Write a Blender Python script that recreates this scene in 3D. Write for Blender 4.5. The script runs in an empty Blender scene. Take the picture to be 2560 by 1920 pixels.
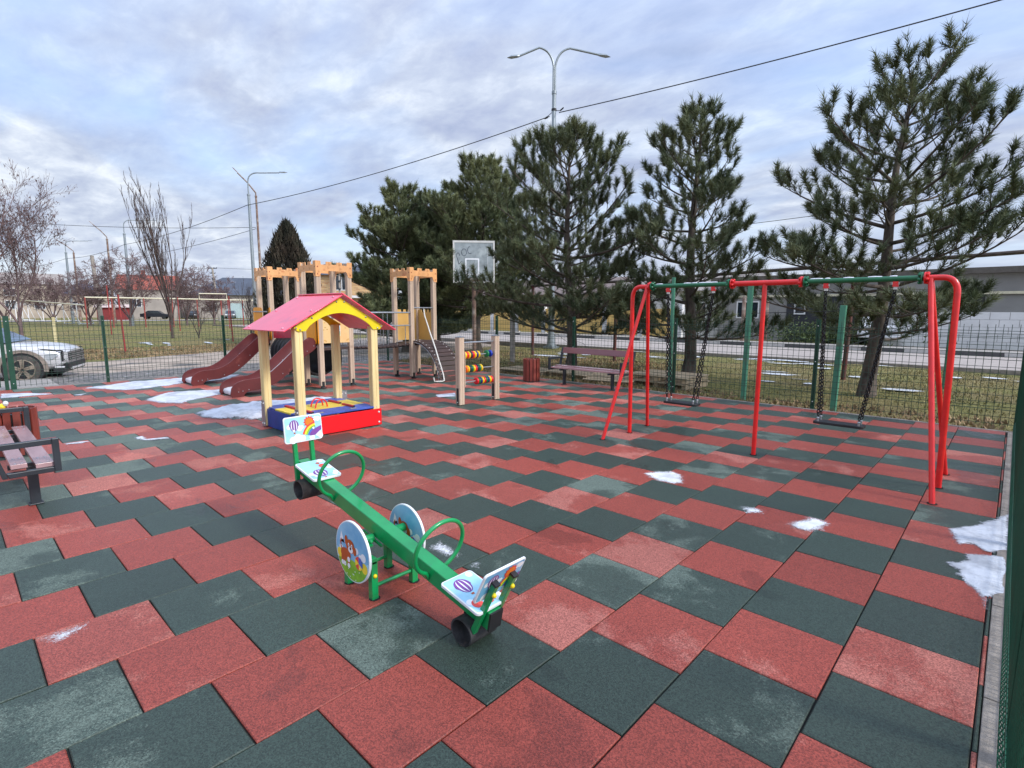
import bpy, math, random
import numpy as np
from mathutils import Vector, Matrix
R = math.radians
random.seed(7)
# ------------------------------------------------------------------ camera, world, sun, exposure
sc = bpy.context.scene
COL = sc.collection
sc.render.resolution_x, sc.render.resolution_y = 1024, 768
cam = bpy.data.cameras.new('camera'); camo = bpy.data.objects.new('camera', cam); COL.objects.link(camo)
cam.sensor_width = 36.0; cam.lens = 1340.43 / 2560 * 36; cam.clip_start = 0.02; cam.clip_end = 3000
yaw, pit, rol = R(-43.112), R(7.85), R(0.133)
F = Vector((math.sin(yaw)*math.cos(pit), math.cos(yaw)*math.cos(pit), -math.sin(pit)))
Rt = Vector((math.cos(yaw), -math.sin(yaw), 0)); U = Rt.cross(F)
R2 = Rt*math.cos(rol) + U*math.sin(rol); U2 = -Rt*math.sin(rol) + U*math.cos(rol)
mw = Matrix(((R2.x, U2.x, -F.x, -0.026), (R2.y, U2.y, -F.y, -1.931), (R2.z, U2.z, -F.z, 1.651), (0, 0, 0, 1)))
camo.matrix_world = mw
sc.camera = camo

SUN_AZ = R(78)      # direction towards the sun, clockwise from +y
SUN_EL = R(36)
w = bpy.data.worlds.new('World'); sc.world = w; w.use_nodes = True
nt = w.node_tree; N = nt.nodes; L = nt.links; N.clear()
def nd(t, **k):
    n = N.new(t)
    for a, b in k.items(): setattr(n, a, b)
    return n
out = nd('ShaderNodeOutputWorld'); bg = nd('ShaderNodeBackground')
sky = nd('ShaderNodeTexSky', sky_type='NISHITA'); sky.sun_disc = False
sky.sun_elevation = SUN_EL; sky.sun_rotation = SUN_AZ; sky.air_density = 1.2; sky.dust_density = 1.0
skm = nd('ShaderNodeVectorMath', operation='SCALE'); skm.inputs['Scale'].default_value = 0.10
L.new(sky.outputs[0], skm.inputs[0])
tc = nd('ShaderNodeTexCoord'); sx = nd('ShaderNodeSeparateXYZ'); L.new(tc.outputs['Generated'], sx.inputs[0])
def mth(op, a, b=None, c=None, clamp=False):
    n = nd('ShaderNodeMath', operation=op); n.use_clamp = clamp
    for i, v in enumerate((a, b, c)):
        if v is None: continue
        if isinstance(v, (int, float)): n.inputs[i].default_value = v
        else: L.new(v, n.inputs[i])
    return n.outputs[0]
zz = mth('ADD', mth('MAXIMUM', sx.outputs[2], 0.0), 0.16)
cx = nd('ShaderNodeCombineXYZ'); L.new(mth('DIVIDE', sx.outputs[0], zz), cx.inputs[0]); L.new(mth('DIVIDE', sx.outputs[1], zz), cx.inputs[1])
mp = nd('ShaderNodeMapping'); mp.inputs['Rotation'].default_value = (0, 0, R(18)); mp.inputs['Scale'].default_value = (0.85, 1.25, 1)
mp.inputs['Location'].default_value = (1.7, 0.6, 0)
L.new(cx.outputs[0], mp.inputs[0])
def noise(vec, s, d, r=0.55, dist=0.0):
    n = nd('ShaderNodeTexNoise'); n.inputs['Scale'].default_value = s; n.inputs['Detail'].default_value = d
    n.inputs['Roughness'].default_value = r; n.inputs['Distortion'].default_value = dist; L.new(vec, n.inputs['Vector']); return n.outputs[0]
def ramp(fac, stops):
    n = nd('ShaderNodeValToRGB'); el = n.color_ramp.elements
    while len(el) < len(stops): el.new(0.5)
    for e, (p, c) in zip(el, stops): e.position = p; e.color = (*c, 1) if len(c) == 3 else c
    L.new(fac, n.inputs[0]); return n.outputs[0]
n1 = noise(mp.outputs[0], 1.0, 6, 0.52, 0.35); n2 = noise(mp.outputs[0], 3.0, 6, 0.58, 0.35)
n3 = noise(mp.outputs[0], 6.5, 6, 0.6, 0.3)
nm = mth('ADD', mth('MULTIPLY', n1, 0.40), mth('ADD', mth('MULTIPLY', n2, 0.34), mth('MULTIPLY', n3, 0.26)))
# cloud tone: grey-lilac bellies to pale blue-white tops
ctone = ramp(nm, [(0.38, (0.35, 0.42, 0.60)), (0.44, (0.42, 0.485, 0.66)), (0.50, (0.50, 0.57, 0.72)), (0.55, (0.61, 0.68, 0.81)), (0.61, (0.80, 0.86, 0.94))])
cover = ramp(noise(mp.outputs[0], 0.75, 4, 0.5, 0.4), [(0.38, (0.42,)*3), (0.54, (1,)*3)])
mx = nd('ShaderNodeMix', data_type='RGBA'); L.new(cover, mx.inputs[0])
blue = nd('ShaderNodeVectorMath', operation='ADD'); blue.inputs[1].default_value = (0.24, 0.34, 0.58); L.new(skm.outputs[0], blue.inputs[0])
L.new(blue.outputs[0], mx.inputs[6]); L.new(ctone, mx.inputs[7])
# horizon paler, zenith brighter (thin bright overcast overhead)
hz = nd('ShaderNodeMix', data_type='RGBA'); L.new(ramp(sx.outputs[2], [(0.0, (0.7,)*3), (0.10, (0.12,)*3), (0.22, (0,)*3)]), hz.inputs[0])
L.new(mx.outputs[2], hz.inputs[6]); hz.inputs[7].default_value = (0.72, 0.78, 0.88, 1)
# brighter sector of the sky around the veiled sun
dotn = nd('ShaderNodeVectorMath', operation='DOT_PRODUCT'); L.new(tc.outputs['Generated'], dotn.inputs[0])
sd = Vector((math.sin(SUN_AZ)*math.cos(SUN_EL), math.cos(SUN_AZ)*math.cos(SUN_EL), math.sin(SUN_EL)))
dotn.inputs[1].default_value = sd
glow = mth('MULTIPLY', mth('POWER', mth('MAXIMUM', dotn.outputs['Value'], 0.0), 3.0), 0.9)
zen = mth('MULTIPLY', mth('POWER', mth('MAXIMUM', sx.outputs[2], 0.0), 2.0), 0.9)
gain = mth('ADD', mth('ADD', glow, zen), 0.98)
fin = nd('ShaderNodeVectorMath', operation='SCALE'); L.new(hz.outputs[2], fin.inputs[0]); L.new(gain, fin.inputs['Scale'])
L.new(fin.outputs[0], bg.inputs[0]); bg.inputs[1].default_value = 1.0
L.new(bg.outputs[0], out.inputs[0])

sl = bpy.data.lights.new('sun', 'SUN'); so = bpy.data.objects.new('sun', sl); COL.objects.link(so)
sl.energy = 2.5; sl.angle = R(11); sl.color = (1, 0.95, 0.88)
so.rotation_euler = (-sd).to_track_quat('-Z', 'Y').to_euler()
sc.view_settings.view_transform = 'Standard'; sc.view_settings.look = 'None'
sc.view_settings.exposure = 0.17; sc.view_settings.gamma = 1.0

# ------------------------------------------------------------------ helpers
def S(r, g, b):
    f = lambda c: (c/255/12.92 if c/255 <= 0.04045 else ((c/255+0.055)/1.055)**2.4)
    return (f(r), f(g), f(b))
MATS = {}
def M(name, col, rough=0.5, metal=0.0, var=0.12, scale=6.0, bump=0.0, bscale=40.0, spec=0.5, col2=None, coat=0.0, tone=False, stretch=None, dirt=None):
    if name in MATS: return MATS[name]
    m = bpy.data.materials.new(name); m.use_nodes = True
    t = m.node_tree; n = t.nodes; l = t.links; b = n['Principled BSDF']
    b.inputs['Roughness'].default_value = rough; b.inputs['Metallic'].default_value = metal
    b.inputs['Specular IOR Level'].default_value = spec
    if coat: b.inputs['Coat Weight'].default_value = coat; b.inputs['Coat Roughness'].default_value = 0.12
    co = n.new('ShaderNodeTexCoord'); src = co.outputs['Object']
    if stretch:
        mpp = n.new('ShaderNodeMapping'); mpp.inputs['Scale'].default_value = stretch; l.new(src, mpp.inputs[0]); src = mpp.outputs[0]
    nz = n.new('ShaderNodeTexNoise'); nz.inputs['Scale'].default_value = scale; nz.inputs['Detail'].default_value = 5; nz.inputs['Roughness'].default_value = 0.6
    l.new(src, nz.inputs['Vector'])
    c2 = col2 or tuple(min(1, c*(1+var*1.6)) for c in col)
    c1 = col if col2 else tuple(c*(1-var*1.6) for c in col)
    rp = n.new('ShaderNodeValToRGB'); e = rp.color_ramp.elements
    e[0].position = 0.34; e[0].color = (*c1, 1); e[1].position = 0.66; e[1].color = (*c2, 1)
    l.new(nz.outputs[0], rp.inputs[0]); res = rp.outputs[0]
    if tone:
        at = n.new('ShaderNodeAttribute'); at.attribute_name = 'tone'
        vm = n.new('ShaderNodeVectorMath'); vm.operation = 'SCALE'; l.new(res, vm.inputs[0]); l.new(at.outputs['Fac'], vm.inputs['Scale']); res = vm.outputs[0]
    if dirt:
        nz2 = n.new('ShaderNodeTexNoise'); nz2.inputs['Scale'].default_value = dirt[1]; nz2.inputs['Detail'].default_value = 6; l.new(co.outputs['Object'], nz2.inputs['Vector'])
        r2 = n.new('ShaderNodeValToRGB'); r2.color_ramp.elements[0].position = dirt[2]; r2.color_ramp.elements[1].position = dirt[2]+0.12; l.new(nz2.outputs[0], r2.inputs[0])
        mm = n.new('ShaderNodeMix'); mm.data_type = 'RGBA'; l.new(r2.outputs[0], mm.inputs[0]); l.new(res, mm.inputs[6]); mm.inputs[7].default_value = (*dirt[0], 1); res = mm.outputs[2]
    l.new(res, b.inputs['Base Color'])
    if bump:
        nb = n.new('ShaderNodeTexNoise'); nb.inputs['Scale'].default_value = bscale; nb.inputs['Detail'].default_value = 4; l.new(src, nb.inputs['Vector'])
        bp = n.new('ShaderNodeBump'); bp.inputs['Strength'].default_value = bump; bp.inputs['Distance'].default_value = 0.02
        l.new(nb.outputs[0], bp.inputs['Height']); l.new(bp.outputs[0], b.inputs['Normal'])
    MATS[name] = m; return m

class MB:
    def __init__(s): s.v = []; s.f = []; s.m = []
    def add(s, vs, fs, mat=0):
        o = len(s.v); s.v += [tuple(x) for x in vs]
        for f in fs: s.f.append(tuple(i+o for i in f)); s.m.append(mat)
        return s
    def box(s, x0, y0, z0, x1, y1, z1, mat=0, T=None):
        vs = [Vector(p) for p in ((x0,y0,z0),(x1,y0,z0),(x1,y1,z0),(x0,y1,z0),(x0,y0,z1),(x1,y0,z1),(x1,y1,z1),(x0,y1,z1))]
        if T: vs = [T @ p for p in vs]
        return s.add(vs, [(0,3,2,1),(4,5,6,7),(0,1,5,4),(1,2,6,5),(2,3,7,6),(3,0,4,7)], mat)
    def cyl(s, p0, p1, r0, r1=None, n=12, mat=0, caps=True, ph=0.0):
        r1 = r0 if r1 is None else r1; p0 = Vector(p0); p1 = Vector(p1); d = (p1-p0).normalized()
        a = d.orthogonal().normalized() if abs(d.z) < 0.999 else Vector((1,0,0)); b = d.cross(a)
        vs = []
        for p, r in ((p0, r0), (p1, r1)):
            for i in range(n): t = 2*math.pi*i/n + ph; vs.append(p + a*r*math.cos(t) + b*r*math.sin(t))
        fs = [(i, (i+1) % n, n+(i+1) % n, n+i) for i in range(n)]
        if caps: fs += [tuple(range(n-1, -1, -1)), tuple(range(n, 2*n))]
        return s.add(vs, fs, mat)
    def tube(s, path, r, n=8, mat=0, caps=True, closed=False):
        P = [Vector(p) for p in path]; k = len(P); rr = r if isinstance(r, (list, tuple)) else [r]*k
        vs = []; a = None
        for i in range(k):
            d = (P[(i+1) % k]-P[i-1]) if closed else (P[min(i+1, k-1)]-P[max(i-1, 0)])
            d.normalize()
            if a is None: a = d.orthogonal().normalized()
            else: a = (a - d*a.dot(d)).normalized()
            b = d.cross(a)
            for j in range(n): t = 2*math.pi*j/n; vs.append(P[i] + a*rr[i]*math.cos(t) + b*rr[i]*math.sin(t))
        fs = []
        for i in range(k if closed else k-1):
            i2 = (i+1) % k
            for j in range(n): fs.append((i*n+j, i*n+(j+1) % n, i2*n+(j+1) % n, i2*n+j))
        if caps and not closed: fs += [tuple(range(n-1, -1, -1)), tuple((k-1)*n+j for j in range(n))]
        return s.add(vs, fs, mat)
    def prism(s, poly, o, ux, uy, depth, mat=0, side=None):
        """2D polygon (may be concave) in the plane o+u*ux+v*uy, extruded by depth along ux x uy (front face at o)."""
        o = Vector(o); ux = Vector(ux); uy = Vector(uy); nn = ux.cross(uy).normalized(); k = len(poly)
        fr = [o+ux*u+uy*v for u, v in poly]; bk = [p-nn*depth for p in fr]
        area = sum(poly[i][0]*poly[(i+1) % k][1]-poly[(i+1) % k][0]*poly[i][1] for i in range(k))
        idx = list(range(k)) if area > 0 else list(range(k-1, -1, -1))
        s.add(fr+bk, [tuple(idx)], mat)
        o0 = len(s.v)-2*k; s.f.append(tuple(o0+k+i for i in reversed(idx))); s.m.append(mat if side is None else side)
        for i in range(k):
            a, b = idx[i], idx[(i+1) % k]; s.f.append((o0+b, o0+a, o0+k+a, o0+k+b)); s.m.append(mat if side is None else side)
        return s
    def ball(s, c, r, mat=0, n=8, sz=(1,1,1)):
        c = Vector(c); vs = []; m_ = max(4, n//2)
        for i in range(1, m_):
            for j in range(n):
                t = math.pi*i/m_; p = 2*math.pi*j/n; vs.append(c+Vector((r*sz[0]*math.sin(t)*math.cos(p), r*sz[1]*math.sin(t)*math.sin(p), r*sz[2]*math.cos(t))))
        k = len(vs); vs += [c+Vector((0,0,r*sz[2])), c-Vector((0,0,r*sz[2]))]; fs = []
        for i in range(m_-2):
            for j in range(n): fs.append((i*n+j, (i+1)*n+j, (i+1)*n+(j+1) % n, i*n+(j+1) % n))
        for j in range(n): fs.append((k, j, (j+1) % n)); fs.append((k+1, (m_-2)*n+(j+1) % n, (m_-2)*n+j))
        return s.add(vs, fs, mat)
    def build(s, name, mats, parent=None, o=(0,0,0), smooth=False, bevel=0.0, ang=None):
        me = bpy.data.meshes.new(name); ox, oy, oz = o
        me.from_pydata([(x-ox, y-oy, z-oz) for x, y, z in s.v], [], s.f)
        if not isinstance(mats, (list, tuple)): mats = [mats]
        for m in mats: me.materials.append(m)
        me.polygons.foreach_set('material_index', s.m)
        if smooth: me.polygons.foreach_set('use_smooth', [True]*len(s.f))
        me.update()
        if smooth: me.set_sharp_from_angle(angle=R(ang or 40))
        ob = bpy.data.objects.new(name, me); COL.objects.link(ob)
        if parent: ob.parent = parent
        else: ob.location = o
        if bevel:
            md = ob.modifiers.new('bevel', 'BEVEL'); md.width = bevel; md.segments = 2; md.limit_method = 'ANGLE'; md.angle_limit = R(50)
        return ob
def tag(o, label, cat, group=None):
    o['label'] = label; o['category'] = cat
    if group: o['group'] = group
    return o
def thing(name, label, cat, loc=(0,0,0), rz=0.0, group=None):
    o = bpy.data.objects.new(name, None); COL.objects.link(o); o.location = loc; o.rotation_euler.z = rz; o.empty_display_size = 0.1
    return tag(o, label, cat, group)
def struct(o, kind='structure'): o['kind'] = kind; return o
def copy_tree(o, parent=None):
    c = o.copy(); COL.objects.link(c)
    if parent: c.parent = parent
    for ch in list(o.children): copy_tree(ch, c)
    return c
def npmesh(name, V, Fc, mats, parent=None, tone=None, mi=None, smooth=False):
    """V (n,3) array, Fc (m,k) array of faces with k corners."""
    me = bpy.data.meshes.new(name); V = np.asarray(V, np.float32); Fc = np.asarray(Fc, np.int32); k = Fc.shape[1]
    me.vertices.add(len(V)); me.vertices.foreach_set('co', V.ravel())
    me.loops.add(Fc.size); me.loops.foreach_set('vertex_index', Fc.ravel())
    me.polygons.add(len(Fc)); me.polygons.foreach_set('loop_start', np.arange(0, Fc.size, k, dtype=np.int32))
    if not isinstance(mats, (list, tuple)): mats = [mats]
    for m in mats: me.materials.append(m)
    if mi is not None: me.polygons.foreach_set('material_index', np.asarray(mi, np.int32))
    if smooth: me.polygons.foreach_set('use_smooth', np.ones(len(Fc), bool))
    me.update(calc_edges=True)
    if tone is not None:
        a = me.attributes.new('tone', 'FLOAT', 'POINT'); a.data.foreach_set('value', np.asarray(tone, np.float32))
    ob = bpy.data.objects.new(name, me); COL.objects.link(ob)
    if parent: ob.parent = parent
    return ob
def tubes_np(segs, n=4):
    """segs (k,8): p0 p1 r0 r1 -> quads"""
    A = np.asarray(segs, float); p0 = A[:, 0:3]; p1 = A[:, 3:6]; r0 = A[:, 6]; r1 = A[:, 7]
    d = p1-p0; d /= np.linalg.norm(d, axis=1, keepdims=True)+1e-9
    ref = np.where(np.abs(d[:, 2:3]) < 0.9, np.array([[0, 0, 1.0]]), np.array([[1.0, 0, 0]]))
    a = np.cross(d, ref); a /= np.linalg.norm(a, axis=1, keepdims=True)+1e-9; b = np.cross(d, a)
    k = len(A); V = np.zeros((k, 2*n, 3))
    for j in range(n):
        t = 2*math.pi*j/n; q = a*math.cos(t)+b*math.sin(t)
        V[:, j] = p0+q*r0[:, None]; V[:, n+j] = p1+q*r1[:, None]
    Fc = np.zeros((k, n, 4), int)
    for j in range(n): Fc[:, j] = [j, (j+1) % n, n+(j+1) % n, n+j]
    Fc += (np.arange(k)*2*n)[:, None, None]
    return V.reshape(-1, 3), Fc.reshape(-1, 4)
def circ(cx_, cy_, r, n=20, a0=0, a1=360, ry=None):
    ry = ry or r; full = (a1-a0) >= 360
    return [(cx_+r*math.cos(R(a0+(a1-a0)*i/(n if full else n-1))), cy_+ry*math.sin(R(a0+(a1-a0)*i/(n if full else n-1)))) for i in range(n)]
def rrect(x0, y0, x1, y1, r, n=5):
    p = []
    for cx_, cy_, a in ((x1-r, y0+r, -90), (x1-r, y1-r, 0), (x0+r, y1-r, 90), (x0+r, y0+r, 180)):
        p += [(cx_+r*math.cos(R(a+90*i/n)), cy_+r*math.sin(R(a+90*i/n))) for i in range(n+1)]
    return p

# ------------------------------------------------------------------ materials
def tile_mat(name, base, dry):
    m = bpy.data.materials.new(name); m.use_nodes = True; t = m.node_tree; n = t.nodes; l = t.links; b = n['Principled BSDF']
    g = n.new('ShaderNodeNewGeometry'); pos = g.outputs['Position']
    def nz(s, d, r=0.6, ds=0, off=None):
        q = n.new('ShaderNodeTexNoise'); q.inputs['Scale'].default_value = s; q.inputs['Detail'].default_value = d; q.inputs['Roughness'].default_value = r; q.inputs['Distortion'].default_value = ds
        l.new(off or pos, q.inputs['Vector']); return q.outputs[0]
    def mt(op, a, c, clamp=False):
        q = n.new('ShaderNodeMath'); q.operation = op; q.use_clamp = clamp
        for i, v in enumerate((a, c)):
            if isinstance(v, (int, float)): q.inputs[i].default_value = v
            else: l.new(v, q.inputs[i])
        return q.outputs[0]
    at = n.new('ShaderNodeAttribute'); at.attribute_name = 'tone'
    ad = n.new('ShaderNodeAttribute'); ad.attribute_name = 'dry'
    vo = n.new('ShaderNodeTexVoronoi'); vo.inputs['Scale'].default_value = 190; l.new(pos, vo.inputs['Vector'])
    sp = n.new('ShaderNodeSeparateColor'); l.new(vo.outputs['Color'], sp.inputs[0])
    grain = mt('ADD', mt('MULTIPLY', sp.outputs[0], 0.75), mt('MULTIPLY', nz(420, 1), 0.5))       # 0.2..1.1
    sc_ = mt('MULTIPLY', at.outputs['Fac'], mt('ADD', 0.30, mt('MULTIPLY', grain, 1.10)))
    # large soft cleaner/dirtier areas
    sc_ = mt('MULTIPLY', sc_, mt('ADD', 0.78, mt('MULTIPLY', nz(0.8, 5), 0.44)))
    mk = mt('ADD', nz(1.5, 12, 0.62, 0.15), mt('ADD', mt('MULTIPLY', nz(16, 8, 0.8), 0.14), mt('MULTIPLY', mt('SUBTRACT', sp.outputs[1], 0.5), 0.07)))
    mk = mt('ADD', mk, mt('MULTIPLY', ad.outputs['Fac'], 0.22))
    dm = mt('MULTIPLY', mt('SUBTRACT', mk, 0.665), 18.0, True)
    wet = mt('MULTIPLY', mt('SUBTRACT', 0.40, nz(1.1, 9, 0.6, 0.4)), 40.0, True)
    fr = mt('MULTIPLY', mt('SUBTRACT', mk, 0.90), 6.0, True)
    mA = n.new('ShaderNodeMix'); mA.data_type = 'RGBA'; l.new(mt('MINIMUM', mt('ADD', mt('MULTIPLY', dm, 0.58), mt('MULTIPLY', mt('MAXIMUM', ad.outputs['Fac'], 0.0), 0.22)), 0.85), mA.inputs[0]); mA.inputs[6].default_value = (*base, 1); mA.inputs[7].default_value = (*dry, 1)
    mB = n.new('ShaderNodeMix'); mB.data_type = 'RGBA'; l.new(mt('MULTIPLY', fr, mt('GREATER_THAN', grain, 0.62)), mB.inputs[0]); l.new(mA.outputs[2], mB.inputs[6]); mB.inputs[7].default_value = (0.36, 0.36, 0.36, 1)
    vm = n.new('ShaderNodeVectorMath'); vm.operation = 'SCALE'; l.new(mB.outputs[2], vm.inputs[0]); l.new(sc_, vm.inputs['Scale'])
    sc_w = mt('SUBTRACT', 1.0, mt('MULTIPLY', wet, 0.22)); vw = n.new('ShaderNodeVectorMath'); vw.operation = 'SCALE'; l.new(vm.outputs[0], vw.inputs[0]); l.new(sc_w, vw.inputs['Scale']); vm = vw
    # tiny pale crumbs / litter
    cr = n.new('ShaderNodeTexVoronoi'); cr.inputs['Scale'].default_value = 2.3; l.new(pos, cr.inputs['Vector'])
    mC = n.new('ShaderNodeMix'); mC.data_type = 'RGBA'; l.new(mt('LESS_THAN', cr.outputs['Distance'], 0.014), mC.inputs[0]); l.new(vm.outputs[0], mC.inputs[6]); mC.inputs[7].default_value = (0.45, 0.42, 0.38, 1)
    l.new(mC.outputs[2], b.inputs['Base Color'])
    l.new(mt('SUBTRACT', mt('ADD', 0.46, mt('MULTIPLY', dm, 0.30)), mt('MULTIPLY', wet, 0.16)), b.inputs['Roughness'])
    b.inputs['Specular IOR Level'].default_value = 0.42
    bp = n.new('ShaderNodeBump'); bp.inputs['Strength'].default_value = 0.55; bp.inputs['Distance'].default_value = 0.004; l.new(grain, bp.inputs['Height']); l.new(bp.outputs[0], b.inputs['Normal'])
    return m
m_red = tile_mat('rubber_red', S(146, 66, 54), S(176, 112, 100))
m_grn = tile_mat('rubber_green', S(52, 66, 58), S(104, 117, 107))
m_gap_shade = M('gap_and_contact_shade', (0.012, 0.012, 0.012), 0.95, var=0.2)  # dark tile joints, also painted contact shadow at the leg feet
m_beige = M('beige_post', S(190, 168, 146), 0.45, var=0.09, scale=9, bump=0.15, bscale=60, stretch=(1, 1, .12), dirt=(S(158, 136, 116), 5, 0.64))
m_cream = M('cream_post', S(226, 205, 148), 0.45, var=0.09, scale=9, bump=0.15, bscale=60, stretch=(1, 1, .12), dirt=(S(196, 172, 118), 6, 0.66))
m_black = M('black_plastic', (0.015, 0.015, 0.017), 0.5, var=0.2)
m_rubber = M('worn_rubber', (0.03, 0.03, 0.032), 0.7, var=0.5, scale=9, bump=0.25, bscale=30, dirt=(S(112, 100, 92), 5, 0.56))
m_crown = M('orange_panel', S(222, 164, 108), 0.42, var=0.10, scale=2.2, dirt=(S(190, 110, 66), 4, 0.62))
m_line = M('brown_ink', S(150, 86, 44), 0.5)
m_orange = M('bright_orange', S(236, 152, 24), 0.38, var=0.05)
m_ochre = M('ochre_panel', S(206, 164, 92), 0.5, var=0.06, scale=2)
m_maroon = M('maroon_plate', S(92, 38, 38), 0.34, var=0.10, scale=3, dirt=(S(120, 64, 58), 7, 0.62))
m_steel = M('galvanised', S(168, 172, 176), 0.35, 0.75, var=0.10, scale=14)
m_chute = M('steel_chute', S(224, 228, 234), 0.35, 0.15, var=0.05, scale=4)
m_plank = M('brown_plank', S(66, 50, 46), 0.55, var=0.25, scale=5, bump=0.2, bscale=30, stretch=(1, .25, 1))
m_white = M('white_plastic', S(214, 214, 210), 0.4, var=0.04)
m_rope = M('white_rope', S(214, 212, 204), 0.8, var=0.08, scale=40, bump=0.4, bscale=120)
m_pink = M('roof_red_glare', S(244, 72, 100), 0.24, var=0.05, scale=2, spec=0.8, coat=0.35, dirt=(S(198, 72, 104), 2.2, 0.6))  # red plastic, sky glare painted in as a pinker base colour
m_rededge = M('roof_red_edge', S(214, 30, 40), 0.35, var=0.05)
m_redpl = M('red_plate', S(226, 14, 26), 0.36, var=0.05, scale=3, dirt=(S(200, 40, 44), 9, 0.68))
m_yel = M('yellow_plate', S(232, 212, 22), 0.38, var=0.05, scale=3, dirt=(S(206, 190, 60), 7, 0.66))
m_yelw = M('yellow_wood', S(230, 206, 74), 0.5, var=0.10, scale=4, bump=0.15, bscale=24, stretch=(.3, 1, 1))
m_blue = M('blue_wood', S(58, 84, 166), 0.45, var=0.16, scale=4, bump=0.15, bscale=24, stretch=(.3, 1, 1))
m_bluep = M('blue_plate', S(16, 58, 142), 0.4, var=0.12, scale=4)
m_redp = M('red_paint', S(224, 34, 34), 0.3, var=0.07, scale=8, coat=0.3, dirt=(S(232, 70, 70), 16, 0.66))
m_grnp = M('green_paint', S(14, 142, 78), 0.28, var=0.09, scale=6, coat=0.4, bump=0.05, bscale=20, dirt=(S(40, 128, 88), 11, 0.66))
m_grnbar = M('dark_green_bar', S(14, 100, 62), 0.35, var=0.10, scale=8, coat=0.2)
m_fence = M('fence_green', S(12, 62, 44), 0.38, var=0.12, scale=10)
m_wire = M('fence_wire', S(34, 62, 50), 0.45, var=0.1)
m_chain = M('black_chain', S(24, 25, 28), 0.45, 0.3, var=0.3, scale=60)
m_bench = M('bench_plank', S(126, 76, 78), 0.20, var=0.10, scale=4, stretch=(.25, 1, 1), coat=0.6)
m_seat = M('bench_seat_sheen', S(176, 140, 142), 0.24, var=0.10, scale=4, stretch=(.25, 1, 1), coat=0.5, dirt=(S(150, 110, 112), 3, .55))  # bench plank colour made paler to paint in the sky reflection
m_bin = M('bin_slat', S(124, 56, 46), 0.45, var=0.16, scale=6, stretch=(1, 1, .25))
m_charc = M('charcoal_metal', S(46, 52, 58), 0.38, 0.2, var=0.10)
m_conc = M('concrete', S(150, 142, 134), 0.85, var=0.14, scale=5, bump=0.3, bscale=40)
m_kerb = M('kerb_concrete', S(140, 132, 124), 0.85, var=0.16, scale=9, bump=0.4, bscale=60)
m_bark = M('pine_bark', S(86, 76, 68), 0.9, var=0.34, scale=7, bump=0.9, bscale=16, stretch=(1, 1, .4))
m_twig = M('bare_bark', S(86, 72, 68), 0.9, var=0.2, scale=6)
m_twig2 = M('bare_bark_red', S(116, 96, 96), 0.9, var=0.2, scale=2)
m_snow = M('old_snow', S(226, 230, 238), 0.65, var=0.06, scale=7, bump=0.5, bscale=14, dirt=(S(186, 190, 200), 5, 0.58))
m_yelb = M('yellow_cap', S(236, 208, 20), 0.35, var=0.04)
m_glass = M('window_glass', S(40, 48, 56), 0.08, var=0.2, spec=0.8)

# ------------------------------------------------------------------ ground
def gh(x, y):
    """terrain height round the raised rubber surface"""
    h = -0.05 - 0.02*math.sin(x*0.7+y*0.4)
    if x < -15.2: h -= min(0.12, (-15.2-x)*0.06)
    if x < -26: h += min(0.12, (-26-x)*0.02)
    return h
def ground_mat():
    m = bpy.data.materials.new('grass_and_dirt'); m.use_nodes = True; t = m.node_tree; n = t.nodes; l = t.links; b = n['Principled BSDF']
    g = n.new('ShaderNodeNewGeometry'); pos = g.outputs['Position']
    def nz(s, d, r=0.6):
        q = n.new('ShaderNodeTexNoise'); q.inputs['Scale'].default_value = s; q.inputs['Detail'].default_value = d; q.inputs['Roughness'].default_value = r; l.new(pos, q.inputs['Vector']); return q.outputs[0]
    def rp(f, st):
        q = n.new('ShaderNodeValToRGB'); e = q.color_ramp.elements
        while len(e) < len(st): e.new(0.5)
        for a, (p, c) in zip(e, st): a.position = p; a.color = (*c, 1)
        l.new(f, q.inputs[0]); return q.outputs[0]
    fine = rp(nz(14, 8, 0.75), [(0.32, S(62, 56, 40)), (0.45, S(124, 108, 76)), (0.56, S(136, 128, 84)), (0.68, S(186, 166, 126))])
    grn = rp(nz(9, 8, 0.75), [(0.3, S(74, 84, 42)), (0.5, S(116, 116, 66)), (0.68, S(164, 152, 104))])
    mx_ = n.new('ShaderNodeMix'); mx_.data_type = 'RGBA'; l.new(rp(nz(0.35, 4), [(0.42, (0,)*3), (0.58, (1,)*3)]), mx_.inputs[0]); l.new(fine, mx_.inputs[6]); l.new(grn, mx_.inputs[7])
    l.new(mx_.outputs[2], b.inputs['Base Color']); b.inputs['Roughness'].default_value = 0.95; b.inputs['Specular IOR Level'].default_value = 0.2
    bp = n.new('ShaderNodeBump'); bp.inputs['Strength'].default_value = 0.9; bp.inputs['Distance'].default_value = 0.05; l.new(nz(22, 8, 0.8), bp.inputs['Height']); l.new(bp.outputs[0], b.inputs['Normal'])
    return m
m_ground = ground_mat()
xs = [-900, -500, -300, -200, -150, -120, -100] + [-90+i*2 for i in range(32)] + [-26+i*0.5 for i in range(0, 22)] + [-15, -12, -9, -6, -3, 0, 3, 6, 10, 20, 40, 80, 200, 500, 900]
ys = [-900, -400, -200, -100, -60, -40, -30, -20, -15, -10, -8, -6, -4, -2, 0, 2, 4, 6, 8, 10, 12, 14, 16, 18, 20, 22, 25, 28, 32, 40, 60, 90, 120, 200, 400, 900]
gv = [(x, y, gh(x, y) if abs(x) < 95 and abs(y) < 100 else -0.05) for x in xs for y in ys]; ny = len(ys)
gb = MB(); gb.add(gv, [(i*ny+j, (i+1)*ny+j, (i+1)*ny+j+1, i*ny+j+1) for i in range(len(xs)-1) for j in range(ny-1)])
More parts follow.
